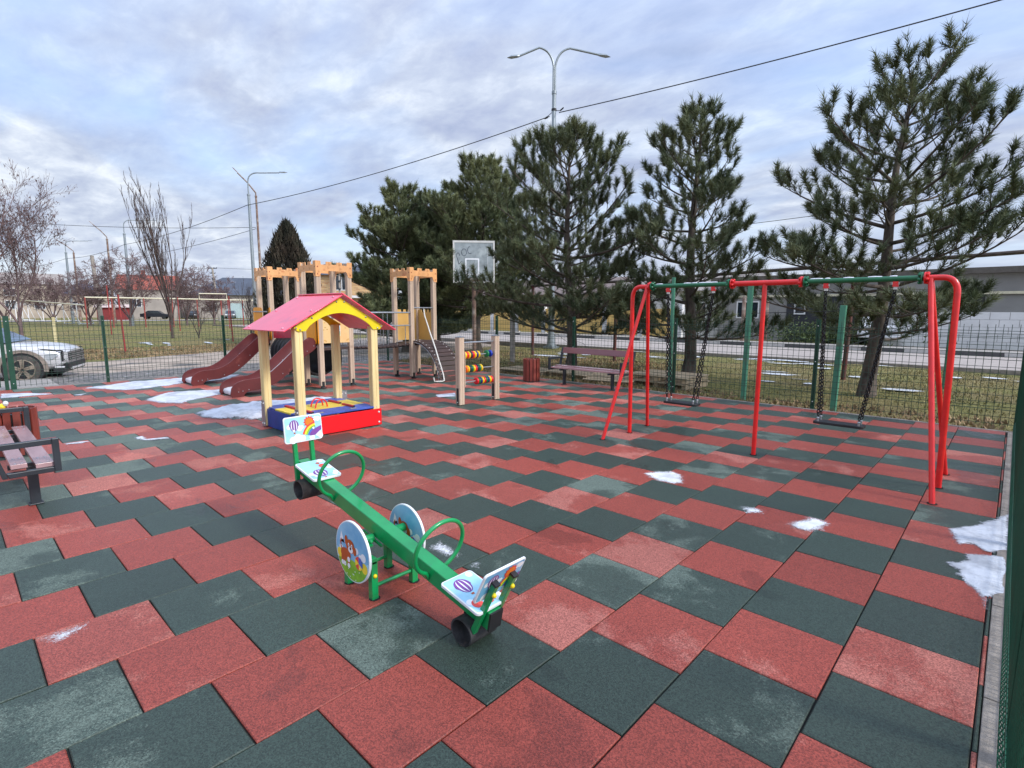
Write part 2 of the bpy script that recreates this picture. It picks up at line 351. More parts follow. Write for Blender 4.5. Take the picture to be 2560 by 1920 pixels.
struct(gb.build('ground', m_ground, smooth=True))

# rubber tiles, half a tile staggered from column to column, colours stepping
TX, TY = 0.502, 0.5
tv, tf, tm, tt, td = [], [], [], [], []
rng = random.Random(3)
def addtile(x0, x1, y0, y1, mi):
    e = 0.0032; x0 += e; x1 -= e; y0 += e; y1 -= e; c = 0.004
    zt = rng.uniform(-0.0012, 0.0012); o = len(tv)
    J = [(rng.gauss(0, .0011), rng.gauss(0, .0011)) for _ in range(4)]; tl_ = [rng.gauss(0, .0006) for _ in range(4)]
    tv_ = ([(x0, y0, -0.03), (x1, y0, -0.03), (x1, y1, -0.03), (x0, y1, -0.03), (x0, y0, zt-c), (x1, y0, zt-c), (x1, y1, zt-c), (x0, y1, zt-c),
               (x0+c, y0+c, zt), (x1-c, y0+c, zt), (x1-c, y1-c, zt), (x0+c, y1-c, zt)])
    tv.extend([(q[0]+J[i % 4][0], q[1]+J[i % 4][1], q[2]+(tl_[i % 4] if i > 3 else 0)) for i, q in enumerate(tv_)])
    for f in ((8, 9, 10, 11), (4, 5, 9, 8), (5, 6, 10, 9), (6, 7, 11, 10), (7, 4, 8, 11), (0, 1, 5, 4), (1, 2, 6, 5), (2, 3, 7, 6), (3, 0, 4, 7)): tf.append(tuple(o+i for i in f)); tm.append(mi)
    a = rng.uniform(0.90, 1.11)*(1.0+.12*min(1, max(0, (-4-x0)/4))); d = rng.choice([-.3, -.2, 0, 0, 0.1, 0.2, 0.5]) + rng.uniform(-.1, .1) + .34*min(1, max(0, (-3.6-x0)/3.5))  # paler towards the left: dust, plus grazing glare painted into the tone
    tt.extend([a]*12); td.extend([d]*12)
YMAX, YMIN = 8.02, -6.0
for k in range(30):
    x1 = -k*TX; x0 = x1-TX; off = 0.0 if k % 2 else 0.25
    v = YMIN
    j0 = int(math.floor((YMIN-off)/TY))-1
    for j in range(j0, 40):
        a, b2 = off+j*TY, off+(j+1)*TY
        a2, b3 = max(a, YMIN), min(b2, YMAX)
        if b3-a2 < 0.03: continue
        red = (round((a - (0.75-0.25*k))/TY) % 2) == 0
        addtile(x0, x1, a2, b3, 0 if red else 1)
for j in range(-12, 17):
    addtile(-0.001, 0.0205, j*0.5+0.1, j*0.5+0.6, (j) % 2) if j*0.5+0.6 < YMAX else None
me = bpy.data.meshes.new('playground_surface'); me.from_pydata(tv, [], tf); me.materials.append(m_red); me.materials.append(m_grn)
me.polygons.foreach_set('material_index', tm)
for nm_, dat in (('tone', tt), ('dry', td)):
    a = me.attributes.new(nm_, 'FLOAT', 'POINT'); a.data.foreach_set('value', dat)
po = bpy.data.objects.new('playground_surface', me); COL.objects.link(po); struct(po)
struct(MB().box(-15.08, YMIN, -0.2, 0.0205, YMAX, -0.012).build('playground_base', m_gap_shade))
# concrete kerbs round the surface
kb = MB()
for i in range(14):
    kb.box(0.021, -6+i*1.0+0.003, -0.15, 0.10, -5+i*1.0-0.003, 0.0035+0.002*(i % 3))
for i in range(15): kb.box(-15.16+i*1.02, YMAX+0.004, -0.15, -15.16+(i+1)*1.02-0.006, YMAX+0.075, 0.002)
for i in range(14): kb.box(-15.16, -6+i*1.0, -0.2, -15.086, -5+i*1.0-0.006, 0.002)
struct(kb.build('kerb', m_kerb, bevel=0.004))

# ------------------------------------------------------------------ roads and yards
m_road = M('asphalt_pale', S(164, 154, 146), 0.85, var=0.06, scale=3, bump=0.2, bscale=40)
m_dirt = M('dirt_road', S(136, 122, 110), 0.9, var=0.2, scale=1.6, bump=0.9, bscale=14, col2=S(184, 168, 152), dirt=(S(84, 82, 84), 0.7, 0.56))
m_pave = M('grey_paving', S(156, 150, 144), 0.9, var=0.10, scale=6, bump=0.4, bscale=30)
m_kw = M('kerb_white', S(184, 182, 178), 0.8, var=0.06); m_kd = M('kerb_black', S(78, 77, 78), 0.8, var=0.1)
struct(MB().box(-62, 18.2, -0.2, 60, 24.8, -0.01).build('road', m_road))
k2 = MB(); x = -62.0; i = 0
while x < 30:
    k2.box(x, 24.804, -0.2, x+1.5, 25.0, 0.13, 0 if i % 2 else 1); k2.box(x, 18.02, -0.2, x+1.5, 18.196, 0.05, 2); x += 1.506; i += 1
struct(k2.build('road_kerb', [m_kw, m_kd, m_kerb]))
struct(MB().box(-62, 25.004, -0.2, 60, 27.6, 0.06).build('pavement', m_pave))
dr = MB()
pl = [(-16.0, -30), (-16.0, -6), (-16.1, 2), (-16.4, 8), (-17.5, 14), (-19, 18.1)]
pr = [(-24.5, -30), (-24.0, -6), (-23.8, 2), (-25.2, 5), (-28, 12), (-31, 18.1)]
vs = []
for t in range(len(pl)):
    for s_ in range(7):
        u = s_/6; X = pl[t][0]*(1-u)+pr[t][0]*u; Y = pl[t][1]*(1-u)+pr[t][1]*u; vs.append((X, Y, gh(X, Y)+0.035-0.05*(1 if s_ in (0, 6) else 0)))
dr.add(vs, [(t*7+s_, t*7+s_+1, (t+1)*7+s_+1, (t+1)*7+s_) for t in range(len(pl)-1) for s_ in range(6)])
struct(dr.build('dirt_road', m_dirt, smooth=True))
m_gravel = M('dark_gravel', S(64, 66, 70), 0.8, var=0.3, scale=9, bump=0.9, bscale=30, col2=S(150, 142, 134), dirt=(S(206, 206, 208), 2.6, 0.66))
struct(MB().box(-17.6, -0.2, -0.3, -15.165, 12, -0.032).build('gravel_strip', m_gravel))
struct(MB().box(-17.2, -4.5, -0.3, -15.165, -0.2, -0.022).build('gate_slab', m_pave))
st = MB(); st.add([(-112, -20, 0.02), (-104, -20, 0.02), (-78, 62, 0.02), (-86, 64, 0.02)], [(0, 1, 2, 3)])
struct(st.build('street', m_road))

# ------------------------------------------------------------------ grass, leaf litter and debris (uncountable)
rs = np.random.RandomState(5)
def blades(name, zones, mat, hmin, hmax, wd):
    P = []
    for (x0, x1, y0, y1, n) in zones: P.append(np.c_[rs.uniform(x0, x1, n), rs.uniform(y0, y1, n)])
    P = np.concatenate(P); n = len(P); z = np.array([gh(a, b) for a, b in P])
    h = rs.uniform(hmin, hmax, n); an = rs.uniform(0, 6.283, n); ln = rs.normal(0, 0.6, (n, 2))*h[:, None]
    V = np.zeros((n, 3, 3)); wv = np.c_[np.cos(an), np.sin(an)]*wd
    V[:, 0, :2] = P-wv; V[:, 1, :2] = P+wv; V[:, 2, :2] = P+ln; V[:, 0, 2] = V[:, 1, 2] = z-0.01; V[:, 2, 2] = z+h
    t = np.repeat(rs.uniform(0.6, 1.35, n), 3)
    o = npmesh(name, V.reshape(-1, 3), np.arange(3*n).reshape(n, 3), mat, tone=t); struct(o, 'stuff'); return o
m_blade = M('grass_blade', S(104, 104, 56), 0.8, var=0.1, scale=0.5, tone=True, col2=S(162, 146, 102))
m_dead = M('dead_leaves', S(112, 92, 66), 0.9, scale=0.8, tone=True, col2=S(160, 136, 104))
g1 = blades('grass', [(-16.5, 1.5, 8.3, 17.6, 26000), (-60, -26, -12, 16, 26000), (-15, -6, 8.2, 10, 5000), (-30, -15, 9, 17.6, 6000)], m_blade, 0.02, 0.07, 0.012)
g1['label'] = 'short winter grass outside the fences'; g1['category'] = 'grass'
g2 = blades('leaf_litter', [(-29.5, -24.2, -8, 12, 16000), (-15, 0, 8.15, 9.2, 3500), (-15, -7, 8.2, 14, 4000)], m_dead, 0.02, 0.09, 0.03)
g2['label'] = 'dead leaves and dry stalks along the verge'; g2['category'] = 'leaf litter'

# ------------------------------------------------------------------ snow
def patch(name, poly, label, mat, thick, z, seed, group, edge=.07, noise_=.025, step_=.02):
    rg = np.random.RandomState(seed); P = np.array(poly, float); c = P.mean(0); k = len(P)
    x = np.arange(P[:, 0].min()-.08, P[:, 0].max()+.08, step_); y = np.arange(P[:, 1].min()-.08, P[:, 1].max()+.08, step_); X, Y = np.meshgrid(x, y, indexing='ij')
    d = np.full(X.shape, 9.0); ins = np.zeros(X.shape, bool)
    for a in range(k):
        p, q = P[a], P[(a+1) % k]; e = q-p; t = np.clip(((X-p[0])*e[0]+(Y-p[1])*e[1])/(e@e), 0, 1); d = np.minimum(d, np.hypot(X-p[0]-t*e[0], Y-p[1]-t*e[1]))
        cnd = (p[1] > Y) != (q[1] > Y); xi = (q[0]-p[0])*(Y-p[1])/(q[1]-p[1]+1e-12)+p[0]; ins ^= cnd & (X < xi)
    sd_ = np.where(ins, d, -d); w_ = np.zeros(X.shape)
    for f_, a_ in ((11, 1.0), (23, .5), (47, .3)):
        ph = rg.uniform(0, 6, 4); w_ += a_*np.sin(f_*X+ph[0]+1.5*np.sin(f_*.6*Y+ph[1]))*np.sin(f_*Y+ph[2]+1.2*np.sin(f_*.5*X+ph[3]))
    sd_ = sd_+noise_*w_*.8; T = np.clip(sd_/edge, -1, 1); H = thick*np.clip(sd_/(edge*1.6), 0, 1)**.7*(1+(.28 if thick > .012 else .08)*w_*np.clip(sd_/edge, 0, 1))
    idx = -np.ones(X.shape, int); ok = sd_ > -.05; idx[ok] = np.arange(ok.sum()); V = np.stack([X[ok]-c[0], Y[ok]-c[1], H[ok]], 1)
    q = ok[:-1, :-1] & ok[1:, :-1] & ok[1:, 1:] & ok[:-1, 1:]; Fc = np.stack([idx[:-1, :-1][q], idx[1:, :-1][q], idx[1:, 1:][q], idx[:-1, 1:][q]], 1)
    ob = npmesh(name, V, Fc, mat, tone=T[ok], smooth=True); ob.location = (c[0], c[1], z); tag(ob, label, 'snow', group); return ob
def snow(poly, label, thick=0.02, seed=0, zb=0.002):
    big = max(p[0] for p in poly)-min(p[0] for p in poly) > .8
    return patch('snow_patch', poly, label, m_snowe, thick, zb, seed, 'old snow patches on the rubber tiles', .12 if big else .05, .04 if big else .012, .03 if big else .010)
def frost_mat(name, thr, amt, colr=(0.72, 0.74, 0.77), sc2=26):
    m = bpy.data.materials.new(name); m.use_nodes = True; t = m.node_tree; n = t.nodes; l = t.links; b = n['Principled BSDF']
    b.inputs['Roughness'].default_value = 0.7
    qn = n.new('ShaderNodeTexNoise'); qn.inputs['Scale'].default_value = 3.2; qn.inputs['Detail'].default_value = 9; qn.inputs['Roughness'].default_value = .7; rn = n.new('ShaderNodeValToRGB'); l.new(qn.outputs[0], rn.inputs[0]); rn.color_ramp.elements[0].position = .38; rn.color_ramp.elements[0].color = (*[q_*.68 for q_ in colr], 1); rn.color_ramp.elements[1].position = .56; rn.color_ramp.elements[1].color = (*[min(1, q_*1.08) for q_ in colr], 1); l.new(rn.outputs[0], b.inputs['Base Color'])
    bp_ = n.new('ShaderNodeBump'); bp_.inputs['Distance'].default_value = .01; bp_.inputs['Strength'].default_value = .5; qb = n.new('ShaderNodeTexNoise'); qb.inputs['Scale'].default_value = 40; l.new(qb.outputs[0], bp_.inputs['Height']); l.new(bp_.outputs[0], b.inputs['Normal'])
    g = n.new('ShaderNodeNewGeometry'); l.new(g.outputs['Position'], qn.inputs['Vector']); l.new(g.outputs['Position'], qb.inputs['Vector']); q = n.new('ShaderNodeTexNoise'); q.inputs['Scale'].default_value = sc2; q.inputs['Detail'].default_value = 9; q.inputs['Roughness'].default_value = 0.75; q.inputs['Distortion'].default_value = 1.4
    l.new(g.outputs['Position'], q.inputs['Vector']); at = n.new('ShaderNodeAttribute'); at.attribute_name = 'tone'
    a = n.new('ShaderNodeMath'); a.operation = 'MULTIPLY_ADD'; l.new(at.outputs['Fac'], a.inputs[0]); a.inputs[1].default_value = 0.42; l.new(q.outputs[0], a.inputs[2])
    r = n.new('ShaderNodeValToRGB'); r.color_ramp.elements[0].position = thr; r.color_ramp.elements[1].position = min(0.999, thr+amt); l.new(a.outputs[0], r.inputs[0]); l.new(r.outputs[0], b.inputs['Alpha'])
    return m
m_frost = frost_mat('frost', 0.70, 0.25, sc2=45); m_frost2 = frost_mat('frost_thick', 0.58, 0.20, sc2=34)
def frost(poly, label, mat, z=0.004, seed=0):
    return patch('frost_patch', poly, label, mat, .001, z, seed, 'thin frost on the rubber tiles', .10, .02, .012)
m_snowe = frost_mat('old_snow_edged', 0.50, 0.26, (0.57, 0.60, 0.66), 22)
SN = {'A':[(-14.23,0.01),(-14.4,0.34),(-14.49,0.55),(-14.81,1.05),(-14.69,1.6),(-14.79,2.12),(-14.56,2.83),(-14.43,3.31),(-13.75,2.81),(-13.36,2.18),(-13.62,1.78),(-13.37,1.38),(-13.22,0.81),(-13.24,0.52),(-13.73,0.32)],
'B':[(-11.47,0.51),(-12.08,0.85),(-12.34,1.22),(-12.1,1.78),(-11.98,2.01),(-11.3,1.8),(-10.99,1.33),(-10.87,1.08),(-10.59,0.93),(-10.93,0.66)],
'C':[(-9.45,0.71),(-9.69,1.1),(-9.8,1.61),(-9.85,1.8),(-9.78,1.95),(-9.62,2.51),(-9.32,3.07),(-9.1,3.0),(-9.03,2.23),(-8.9,1.76),(-8.21,1.36),(-8.3,1.12),(-8.6,1.08),(-8.65,0.85),(-8.98,0.71)],
'D':[(-14.42,-1.21),(-14.18,-0.81),(-13.63,-0.45),(-13.66,-0.77),(-13.66,-1.02),(-13.67,-1.26)],
'E':[(-13.21,-0.28),(-13.3,-0.12),(-13.37,0.01),(-13.03,-0.16)],
'F':[(-8.5,-1.01),(-8.45,-0.84),(-8.39,-0.69),(-8.35,-0.85),(-8.39,-1.0)],
'G':[(-8.23,-0.33),(-8.27,-0.21),(-8.03,-0.23),(-7.95,0.02),(-7.86,-0.03),(-7.89,-0.22),(-7.98,-0.3)],
'H1':[(-0.26,3.21),(-0.13,3.41),(0.0,3.77),(0.088,4.0),(0.088,3.0),(-0.02,2.87),(-0.11,2.96),(-0.19,2.88),(-0.24,3.07)],
'H2':[(-0.21,2.49),(-0.13,2.62),(-0.15,2.74),(-0.02,2.83),(0.088,2.9),(0.088,2.2),(0.01,2.08),(0.0,1.9),(-0.07,2.14),(-0.14,2.27),(-0.16,2.41)],
'I':[(-2.69,2.84),(-2.63,3.04),(-2.48,3.15),(-2.35,3.1),(-2.21,2.83),(-2.29,2.72),(-2.45,2.71)],
'J':[(-1.63,2.58),(-1.5,2.67),(-1.39,2.66),(-1.37,2.54),(-1.5,2.44)],
'K':[(-1.2,2.47),(-1.13,2.63),(-1.12,2.78),(-1.02,2.77),(-0.92,2.67),(-0.94,2.5),(-1.01,2.4),(-1.14,2.37)],
'L':[(-8.22,4.61),(-8.15,5.09),(-7.77,4.78),(-7.94,4.44)]}
snow(SN['A'], 'long white snow strip in front of the farther maroon slide', 0.015, seed=1)
snow(SN['B'], 'white snow patch in front of the nearer maroon slide', 0.016, seed=2)
snow(SN['C'], 'lumpy snow heap beside and behind the covered sandbox', 0.05, seed=3)
snow(SN['D'], 'thin snow strip beside the left gate post', 0.012, seed=4)
snow(SN['E'], 'tiny snow sliver right of the strip by the gate', 0.01, seed=5)
snow(SN['F'], 'narrow snow line right behind the left bench arm', 0.015, seed=6)
snow(SN['G'], 'small ragged snow patch on tiles between left bench and sandbox', 0.015, seed=7)
snow(SN['H1'], 'farther snow wedge against the right kerb', 0.008, seed=8, zb=0.004)
snow(SN['H2'], 'nearer snow wedge against the right kerb', 0.008, seed=9, zb=0.004)
snow(SN['L'], 'flat white snow scrap on tiles left of the abacus frame', 0.012, seed=10)
frost(SN['I'], 'white half melted frost patch left of the red swing middle leg', m_frost2, seed=1)
frost(SN['J'], 'smaller of the two melted frost patches in front of the swings', m_frost2, seed=2)
frost(SN['K'], 'larger of the two melted frost patches in front of the swings', m_frost2, seed=3)
frost([(-2.94,0.28),(-2.92,0.41),(-2.71,0.43),(-2.6,0.41),(-2.56,0.29),(-2.67,0.23),(-2.85,0.22)], 'powdery frost smear just behind the seesaw beam', m_frost, seed=4)
frost([(-2.52,0.26),(-2.54,0.37),(-2.51,0.43),(-2.41,0.4),(-2.34,0.29),(-2.39,0.24)], 'powdery frost smear behind the near seesaw seat', m_frost, seed=5)
frost([(-3.5,-1.75),(-3.52,-1.61),(-3.51,-1.45),(-3.38,-1.53),(-3.34,-1.63),(-3.31,-1.72)], 'frost streak on a red tile at lower left of the ground', m_frost, seed=6)
def remnant(x0, x1, y0, y1, n, seed, sx=.5):
    rg = np.random.RandomState(seed); step_ = .05; x = np.arange(x0, x1, step_); y = np.arange(y0, y1, step_); X, Y = np.meshgrid(x, y, indexing='ij'); T = np.zeros(X.shape)
    for _ in range(n):
        cx_, cy_, a, b2 = rg.uniform(x0+.3, x1-.3), rg.uniform(y0+.2, y1-.2), rg.uniform(.10, sx), rg.uniform(.05, .20); T = np.maximum(T, 1.3-np.hypot((X-cx_)/a, (Y-cy_)/b2))
    T = np.clip(T, 0, 1); ok = T > .02; idx = -np.ones(X.shape, int); idx[ok] = np.arange(ok.sum()); V = np.stack([X[ok], Y[ok], np.array([gh(p, q) for p, q in zip(X[ok], Y[ok])])+.035], 1)
    q = ok[:-1, :-1] & ok[1:, :-1] & ok[1:, 1:] & ok[:-1, 1:]; Fc = np.stack([idx[:-1, :-1][q], idx[1:, :-1][q], idx[1:, 1:][q], idx[:-1, 1:][q]], 1); return V, Fc, T[ok]
Vs, Fs, Ts = [], [], []; off_ = 0
for args in ((-5.5, 1.2, 11.0, 16.5, 17, 1, .5), (-14.5, -8, 13, 17.8, 16, 2, .6), (-9, -2, 16.2, 18, 14, 3, .8), (-17.4, -15.4, 1, 8, 14, 4, .5), (-34, -27, 4, 10, 8, 5, .6)):
    a_, b_, c_ = remnant(*args); Vs.append(a_); Fs.append(b_+off_); Ts.append(c_); off_ += len(a_)
ob = npmesh('snow_remnants', np.concatenate(Vs), np.concatenate(Fs), frost_mat('snow_on_grass', 0.52, 0.16, (0.66, 0.69, 0.73), 9), tone=np.concatenate(Ts), smooth=True)
struct(ob, 'stuff'); ob['label'] = 'scattered scraps of melting snow on the grass outside the fences'; ob['category'] = 'snow'
# ================================================================== SEESAW
m_disc = M('white_edge_plate', S(226, 232, 236), 0.3, var=0.02)
m_sky1 = M('print_sky_blue', S(96, 168, 214), 0.3, var=0.12, scale=5, col2=S(150, 204, 232))
m_lb = M('print_light_blue', S(160, 210, 232), 0.3, var=0.06, scale=9)
m_cl = M('print_cloud', S(236, 240, 244), 0.3, var=0.02)
m_pur = M('print_purple', S(122, 72, 148), 0.3, var=0.06)
m_prn = M('print_pink', S(224, 160, 196), 0.3, var=0.04)
m_po = M('print_orange', S(236, 126, 40), 0.3, var=0.06)
m_pr = M('print_red', S(226, 74, 62), 0.3, var=0.06)
m_py = M('print_yellow', S(244, 214, 60), 0.3, var=0.04)
m_pg = M('print_green', S(132, 184, 52), 0.3, var=0.14, scale=14)
m_pb = M('print_blue', S(70, 110, 190), 0.3, var=0.04)
m_br = M('print_brown', S(182, 84, 34), 0.3, var=0.04)
m_dk = M('print_dark', S(40, 26, 22), 0.3)
PR = [m_disc, m_lb, m_cl, m_pur, m_prn, m_po, m_pr, m_py, m_pg, m_pb, m_br, m_dk, m_sky1]
(pW, pLB, pCL, pPU, pPK, pOR, pRE, pYE, pGR, pBL, pBR, pDK, pSK) = range(13)
class Decor:
    """flat printed shapes, each a fraction of a millimetre above the one before"""
    def __init__(s, mb, o, ux, uy): s.mb = mb; s.o = Vector(o); s.ux = Vector(ux).normalized(); s.uy = Vector(uy).normalized(); s.n = s.ux.cross(s.uy); s.k = 0
    def put(s, poly, mat):
        s.k += 1; o = s.o+s.n*(0.0004+0.00012*s.k)
        a = sum(poly[i][0]*poly[(i+1) % len(poly)][1]-poly[(i+1) % len(poly)][0]*poly[i][1] for i in range(len(poly)))
        if a < 0: poly = poly[::-1]
        s.mb.add([o+s.ux*u+s.uy*v for u, v in poly], [tuple(range(len(poly)))], mat)
    def arc(s, cx_, cy_, r0, r1, a0, a1, mat, n=14):
        s.put(circ(cx_, cy_, r1, n, a0, a1)+circ(cx_, cy_, r0, n, a1, a0), mat)
def balloon(d, x, y, r, rot=0, mat=pPU):
    c, s_ = math.cos(R(rot)), math.sin(R(rot)); T = lambda P: [(x+u*c-v*s_, y+u*s_+v*c) for u, v in P]
    d.put(T([(r*math.cos(t)*(1 if math.sin(t) > -0.2 else 0.86), r*1.15*math.sin(t)) for t in [2*math.pi*i/26 for i in range(26)]]), mat)
    for q in (-0.55, 0.0, 0.55):
        k = 12; L_ = [(r*(q-0.09*math.cos(math.pi*(i/k-.5)))*math.cos(math.pi*(i/k-.5))**0.7, r*1.05*math.sin(math.pi*(i/k-.5))) for i in range(1, k)]
        R_ = [(r*(q+0.09*math.cos(math.pi*(i/k-.5)))*math.cos(math.pi*(i/k-.5))**0.7, r*1.05*math.sin(math.pi*(i/k-.5))) for i in range(k-1, 0, -1)]
        d.put(T(L_+R_), pCL)
    d.put(T([(-r*.2, -r*1.35), (r*.2, -r*1.35), (r*.16, -r*1.62), (-r*.16, -r*1.62)]), pBR)
def clouds(d, pts):
    for x, y, r in pts: d.put(circ(x, y, r, 14), pCL)
def sunny(d, x, y, r):
    P = []
    for i in range(24): rr = r*(1.0 if i % 2 else 1.35); P.append((x+rr*math.cos(2*math.pi*i/24), y+rr*math.sin(2*math.pi*i/24)))
    d.put(P, pRE); d.put(circ(x, y, r*.86, 18), pOR)
def rainbow(d, x, y, r, a0, a1):
    for i, m in enumerate((pRE, pYE, pGR, pBL, pPU)): d.arc(x, y, r-0.011*(i+1), r-0.011*i, a0, a1, m)
PX, PY, TH = -2.72, -0.22, R(10.75)
seesaw = thing('seesaw', 'green steel seesaw with printed seats and hoop handles on the rubber tiles', 'seesaw', (PX, PY, 0))
so_ = (PX, PY, 0)
du = Vector((math.cos(TH), 0, -math.sin(TH))); dn = Vector((math.sin(TH), 0, math.cos(TH))); dy = Vector((0, 1, 0)); PO = Vector((PX, PY, 0.352))
def P3(u, y, n): return PO+du*u+dy*y+dn*n
TB = Matrix(((du.x, 0, dn.x, PO.x), (0, 1, 0, PO.y), (du.z, 0, dn.z, PO.z), (0, 0, 0, 1)))
b = MB(); b.box(-1.0, -.041, -.048, 1.0, .041, .048, 0, TB); beam = b.build('beam', m_grnp, seesaw, so_, bevel=0.006)
for s_ in (-1, 1):
    b = MB(); b.box(1.0*s_-.003, -.0415, -.0485, 1.0*s_+.005*s_+.003, .0415, .0485, 0, TB); b.build('end_cap', m_black, seesaw, so_)
    # seat board with its print
    u0, u1 = (0.70, 0.985) if s_ > 0 else (-0.90, -0.615)
    b = MB(); o = P3(u0, -0.11, 0.070); b.prism(rrect(0, 0, u1-u0, 0.205, 0.02), o, du, dy, 0.016, 0)
    d = Decor(b, o, du, dy); d.put(rrect(0.008, 0.008, u1-u0-.008, .197, .016), pLB)
    clouds(d, [(0.02+.01, .17, .02), (.2, .03, .022), (.235, .05, .02), (.15, .18, .018), (.255, .17, .02), (.23, .185, .018)])
    if s_ > 0: balloon(d, 0.085, 0.085, 0.048, 90); d.put(circ(0.225, 0.052, 0.030, 18), pRE); sunny(d, .24, .12, .018)
    else: balloon(d, 0.205, 0.09, 0.048, 90); d.put(circ(0.11, 0.155, 0.030, 18), pRE); d.put(circ(.06, .14, .014), pBR)
    b.build('seat', PR, seesaw, so_, bevel=0.003)
    # backrest posts and board
    th2 = R(16)*s_; ub = 0.955*s_; bn = (dn*math.cos(th2)+du*math.sin(th2)); bu = dy*(-1 if s_ < 0 else 1)
    base = PO+du*ub
    for yy in (-.062, .062):
        b = MB(); c0 = base+dy*yy; side = du*math.cos(th2)-dn*math.sin(th2)
        Tp = Matrix(((side.x, 0, bn.x, c0.x), (side.y, 1, bn.y, c0.y), (side.z, 0, bn.z, c0.z), (0, 0, 0, 1)))
        sg = 1 if s_ > 0 else -1
        b.box(-.014, -.014, -.09, .014, .014, .245 if s_ > 0 else .34, 0, Tp); po_ = b.build('backrest_post', m_grnp, seesaw, so_, bevel=.002)
        b = MB(); tz = .245 if s_ > 0 else .34; b.box(-.016, -.016, tz, .016, .016, tz+.012, 0, Tp); b.build('post_cap', m_black, po_, so_)
        b = MB(); b.ball(Tp @ Vector((.018*sg, 0, tz-.055)), .0125, 0, 10); b.build('bolt_cap', m_yelb, po_, so_, smooth=True)
    zb = 0.130 if s_ > 0 else 0.190
    bo = base+bn*zb-side*0.018*sg
    nn = -side*sg                       # printed face looks towards the pivot
    ux = dy*(1 if nn.dot(dy.cross(bn)) > 0 else -1)
    ho = bo-ux*0.14+nn*0.012; KS = 1.16
    b = MB(); b.prism(rrect(0, 0, 0.24*KS, 0.16*KS, 0.018), ho, ux, bn, 0.012, 0)
    for face in (0, 1):
        d = Decor(b, ho, ux, bn) if face == 0 else Decor(b, ho-nn*.012+ux*.24*KS, -ux, bn)
        d.ux = d.ux*KS; d.uy = d.uy*KS
        d.put(rrect(.006, .006, .234, .154, .014), pLB if face == 0 else pSK)
        clouds(d, [(.05, .012+.006, .022), (.08, .03, .024), (.11, .022, .02), (.03, .10, .014), (.095, .085, .018), (.11, .09, .012), (.2, .135, .012), (.215, .13, .016), (.19, .125, .012), (.21, .04, .02), (.17, .02, .018), (.225, .022, .016)])
        balloon(d, .062, .105, .030); sunny(d, .158, .117, .028); rainbow(d, .20, .022, .092, 95, 165)
        d.put([(.155, .03), (.20, .075), (.233, .085), (.233, .06), (.19, .03)], pPU)
        for bx in (.058, .182): d.put(circ(bx, .075, .007, 10), pCL)
    b.build('backrest', PR, seesaw, so_, bevel=0.003)
    # hoop handle
    uh = 0.535*s_ if s_ > 0 else -0.475; tilt = dn*math.cos(R(5))+du*math.sin(R(5)); pts = []
    for i in range(33):
        a = R(-104+(-1)*0)+R(0); t = -math.pi/2+R(14)+ (2*math.pi-R(28))*i/32
        pts.append(PO+du*uh+dy*(0.158*math.cos(t))+tilt*(0.158+0.160*math.sin(t)))
    pts[0] = PO+du*uh+dy*0.041+tilt*-0.028; pts[-1] = PO+du*uh-dy*0.041+tilt*-0.028
    b = MB(); b.tube(pts, 0.0118, 10); b.build('hoop_handle', m_grnp, seesaw, so_, smooth=True, ang=70)
    # rubber pipe buffer
    cb_ = PO+du*(0.87*s_)-dn*0.048+dn*-0.072; b = MB(); k = 28; ro, ri = 0.072, 0.063
    ax = dy; vs = []
    for yy in (-.088, .092):
        for r_ in (ro, ri):
            for i in range(k): t = 2*math.pi*i/k; vs.append(cb_+dy*yy+du*r_*math.cos(t)*(1.06)+dn*r_*math.sin(t)*.96)
    fs = []
    for i in range(k):
        j = (i+1) % k; fs += [(i, j, 2*k+j, 2*k+i), (k+j, k+i, 3*k+i, 3*k+j), (j, i, k+i, k+j), (2*k+i, 2*k+j, 3*k+j, 3*k+i)]
    b.add(vs, fs); pb = b.build('rubber_buffer', m_rubber, seesaw, so_, smooth=True)
    b = MB(); b.box(.87*s_-.035, -.03, -.062, .87*s_+.035, .03, -.0485, 0, TB)
    for q in (-.022, .022): b.cyl(TB @ Vector((.87*s_-.05, q, -.052)), TB @ Vector((.87*s_-.05, q, -.07)), .008, mat=1)
    b.build('buffer_bracket', [m_grnp, m_black], seesaw, so_)
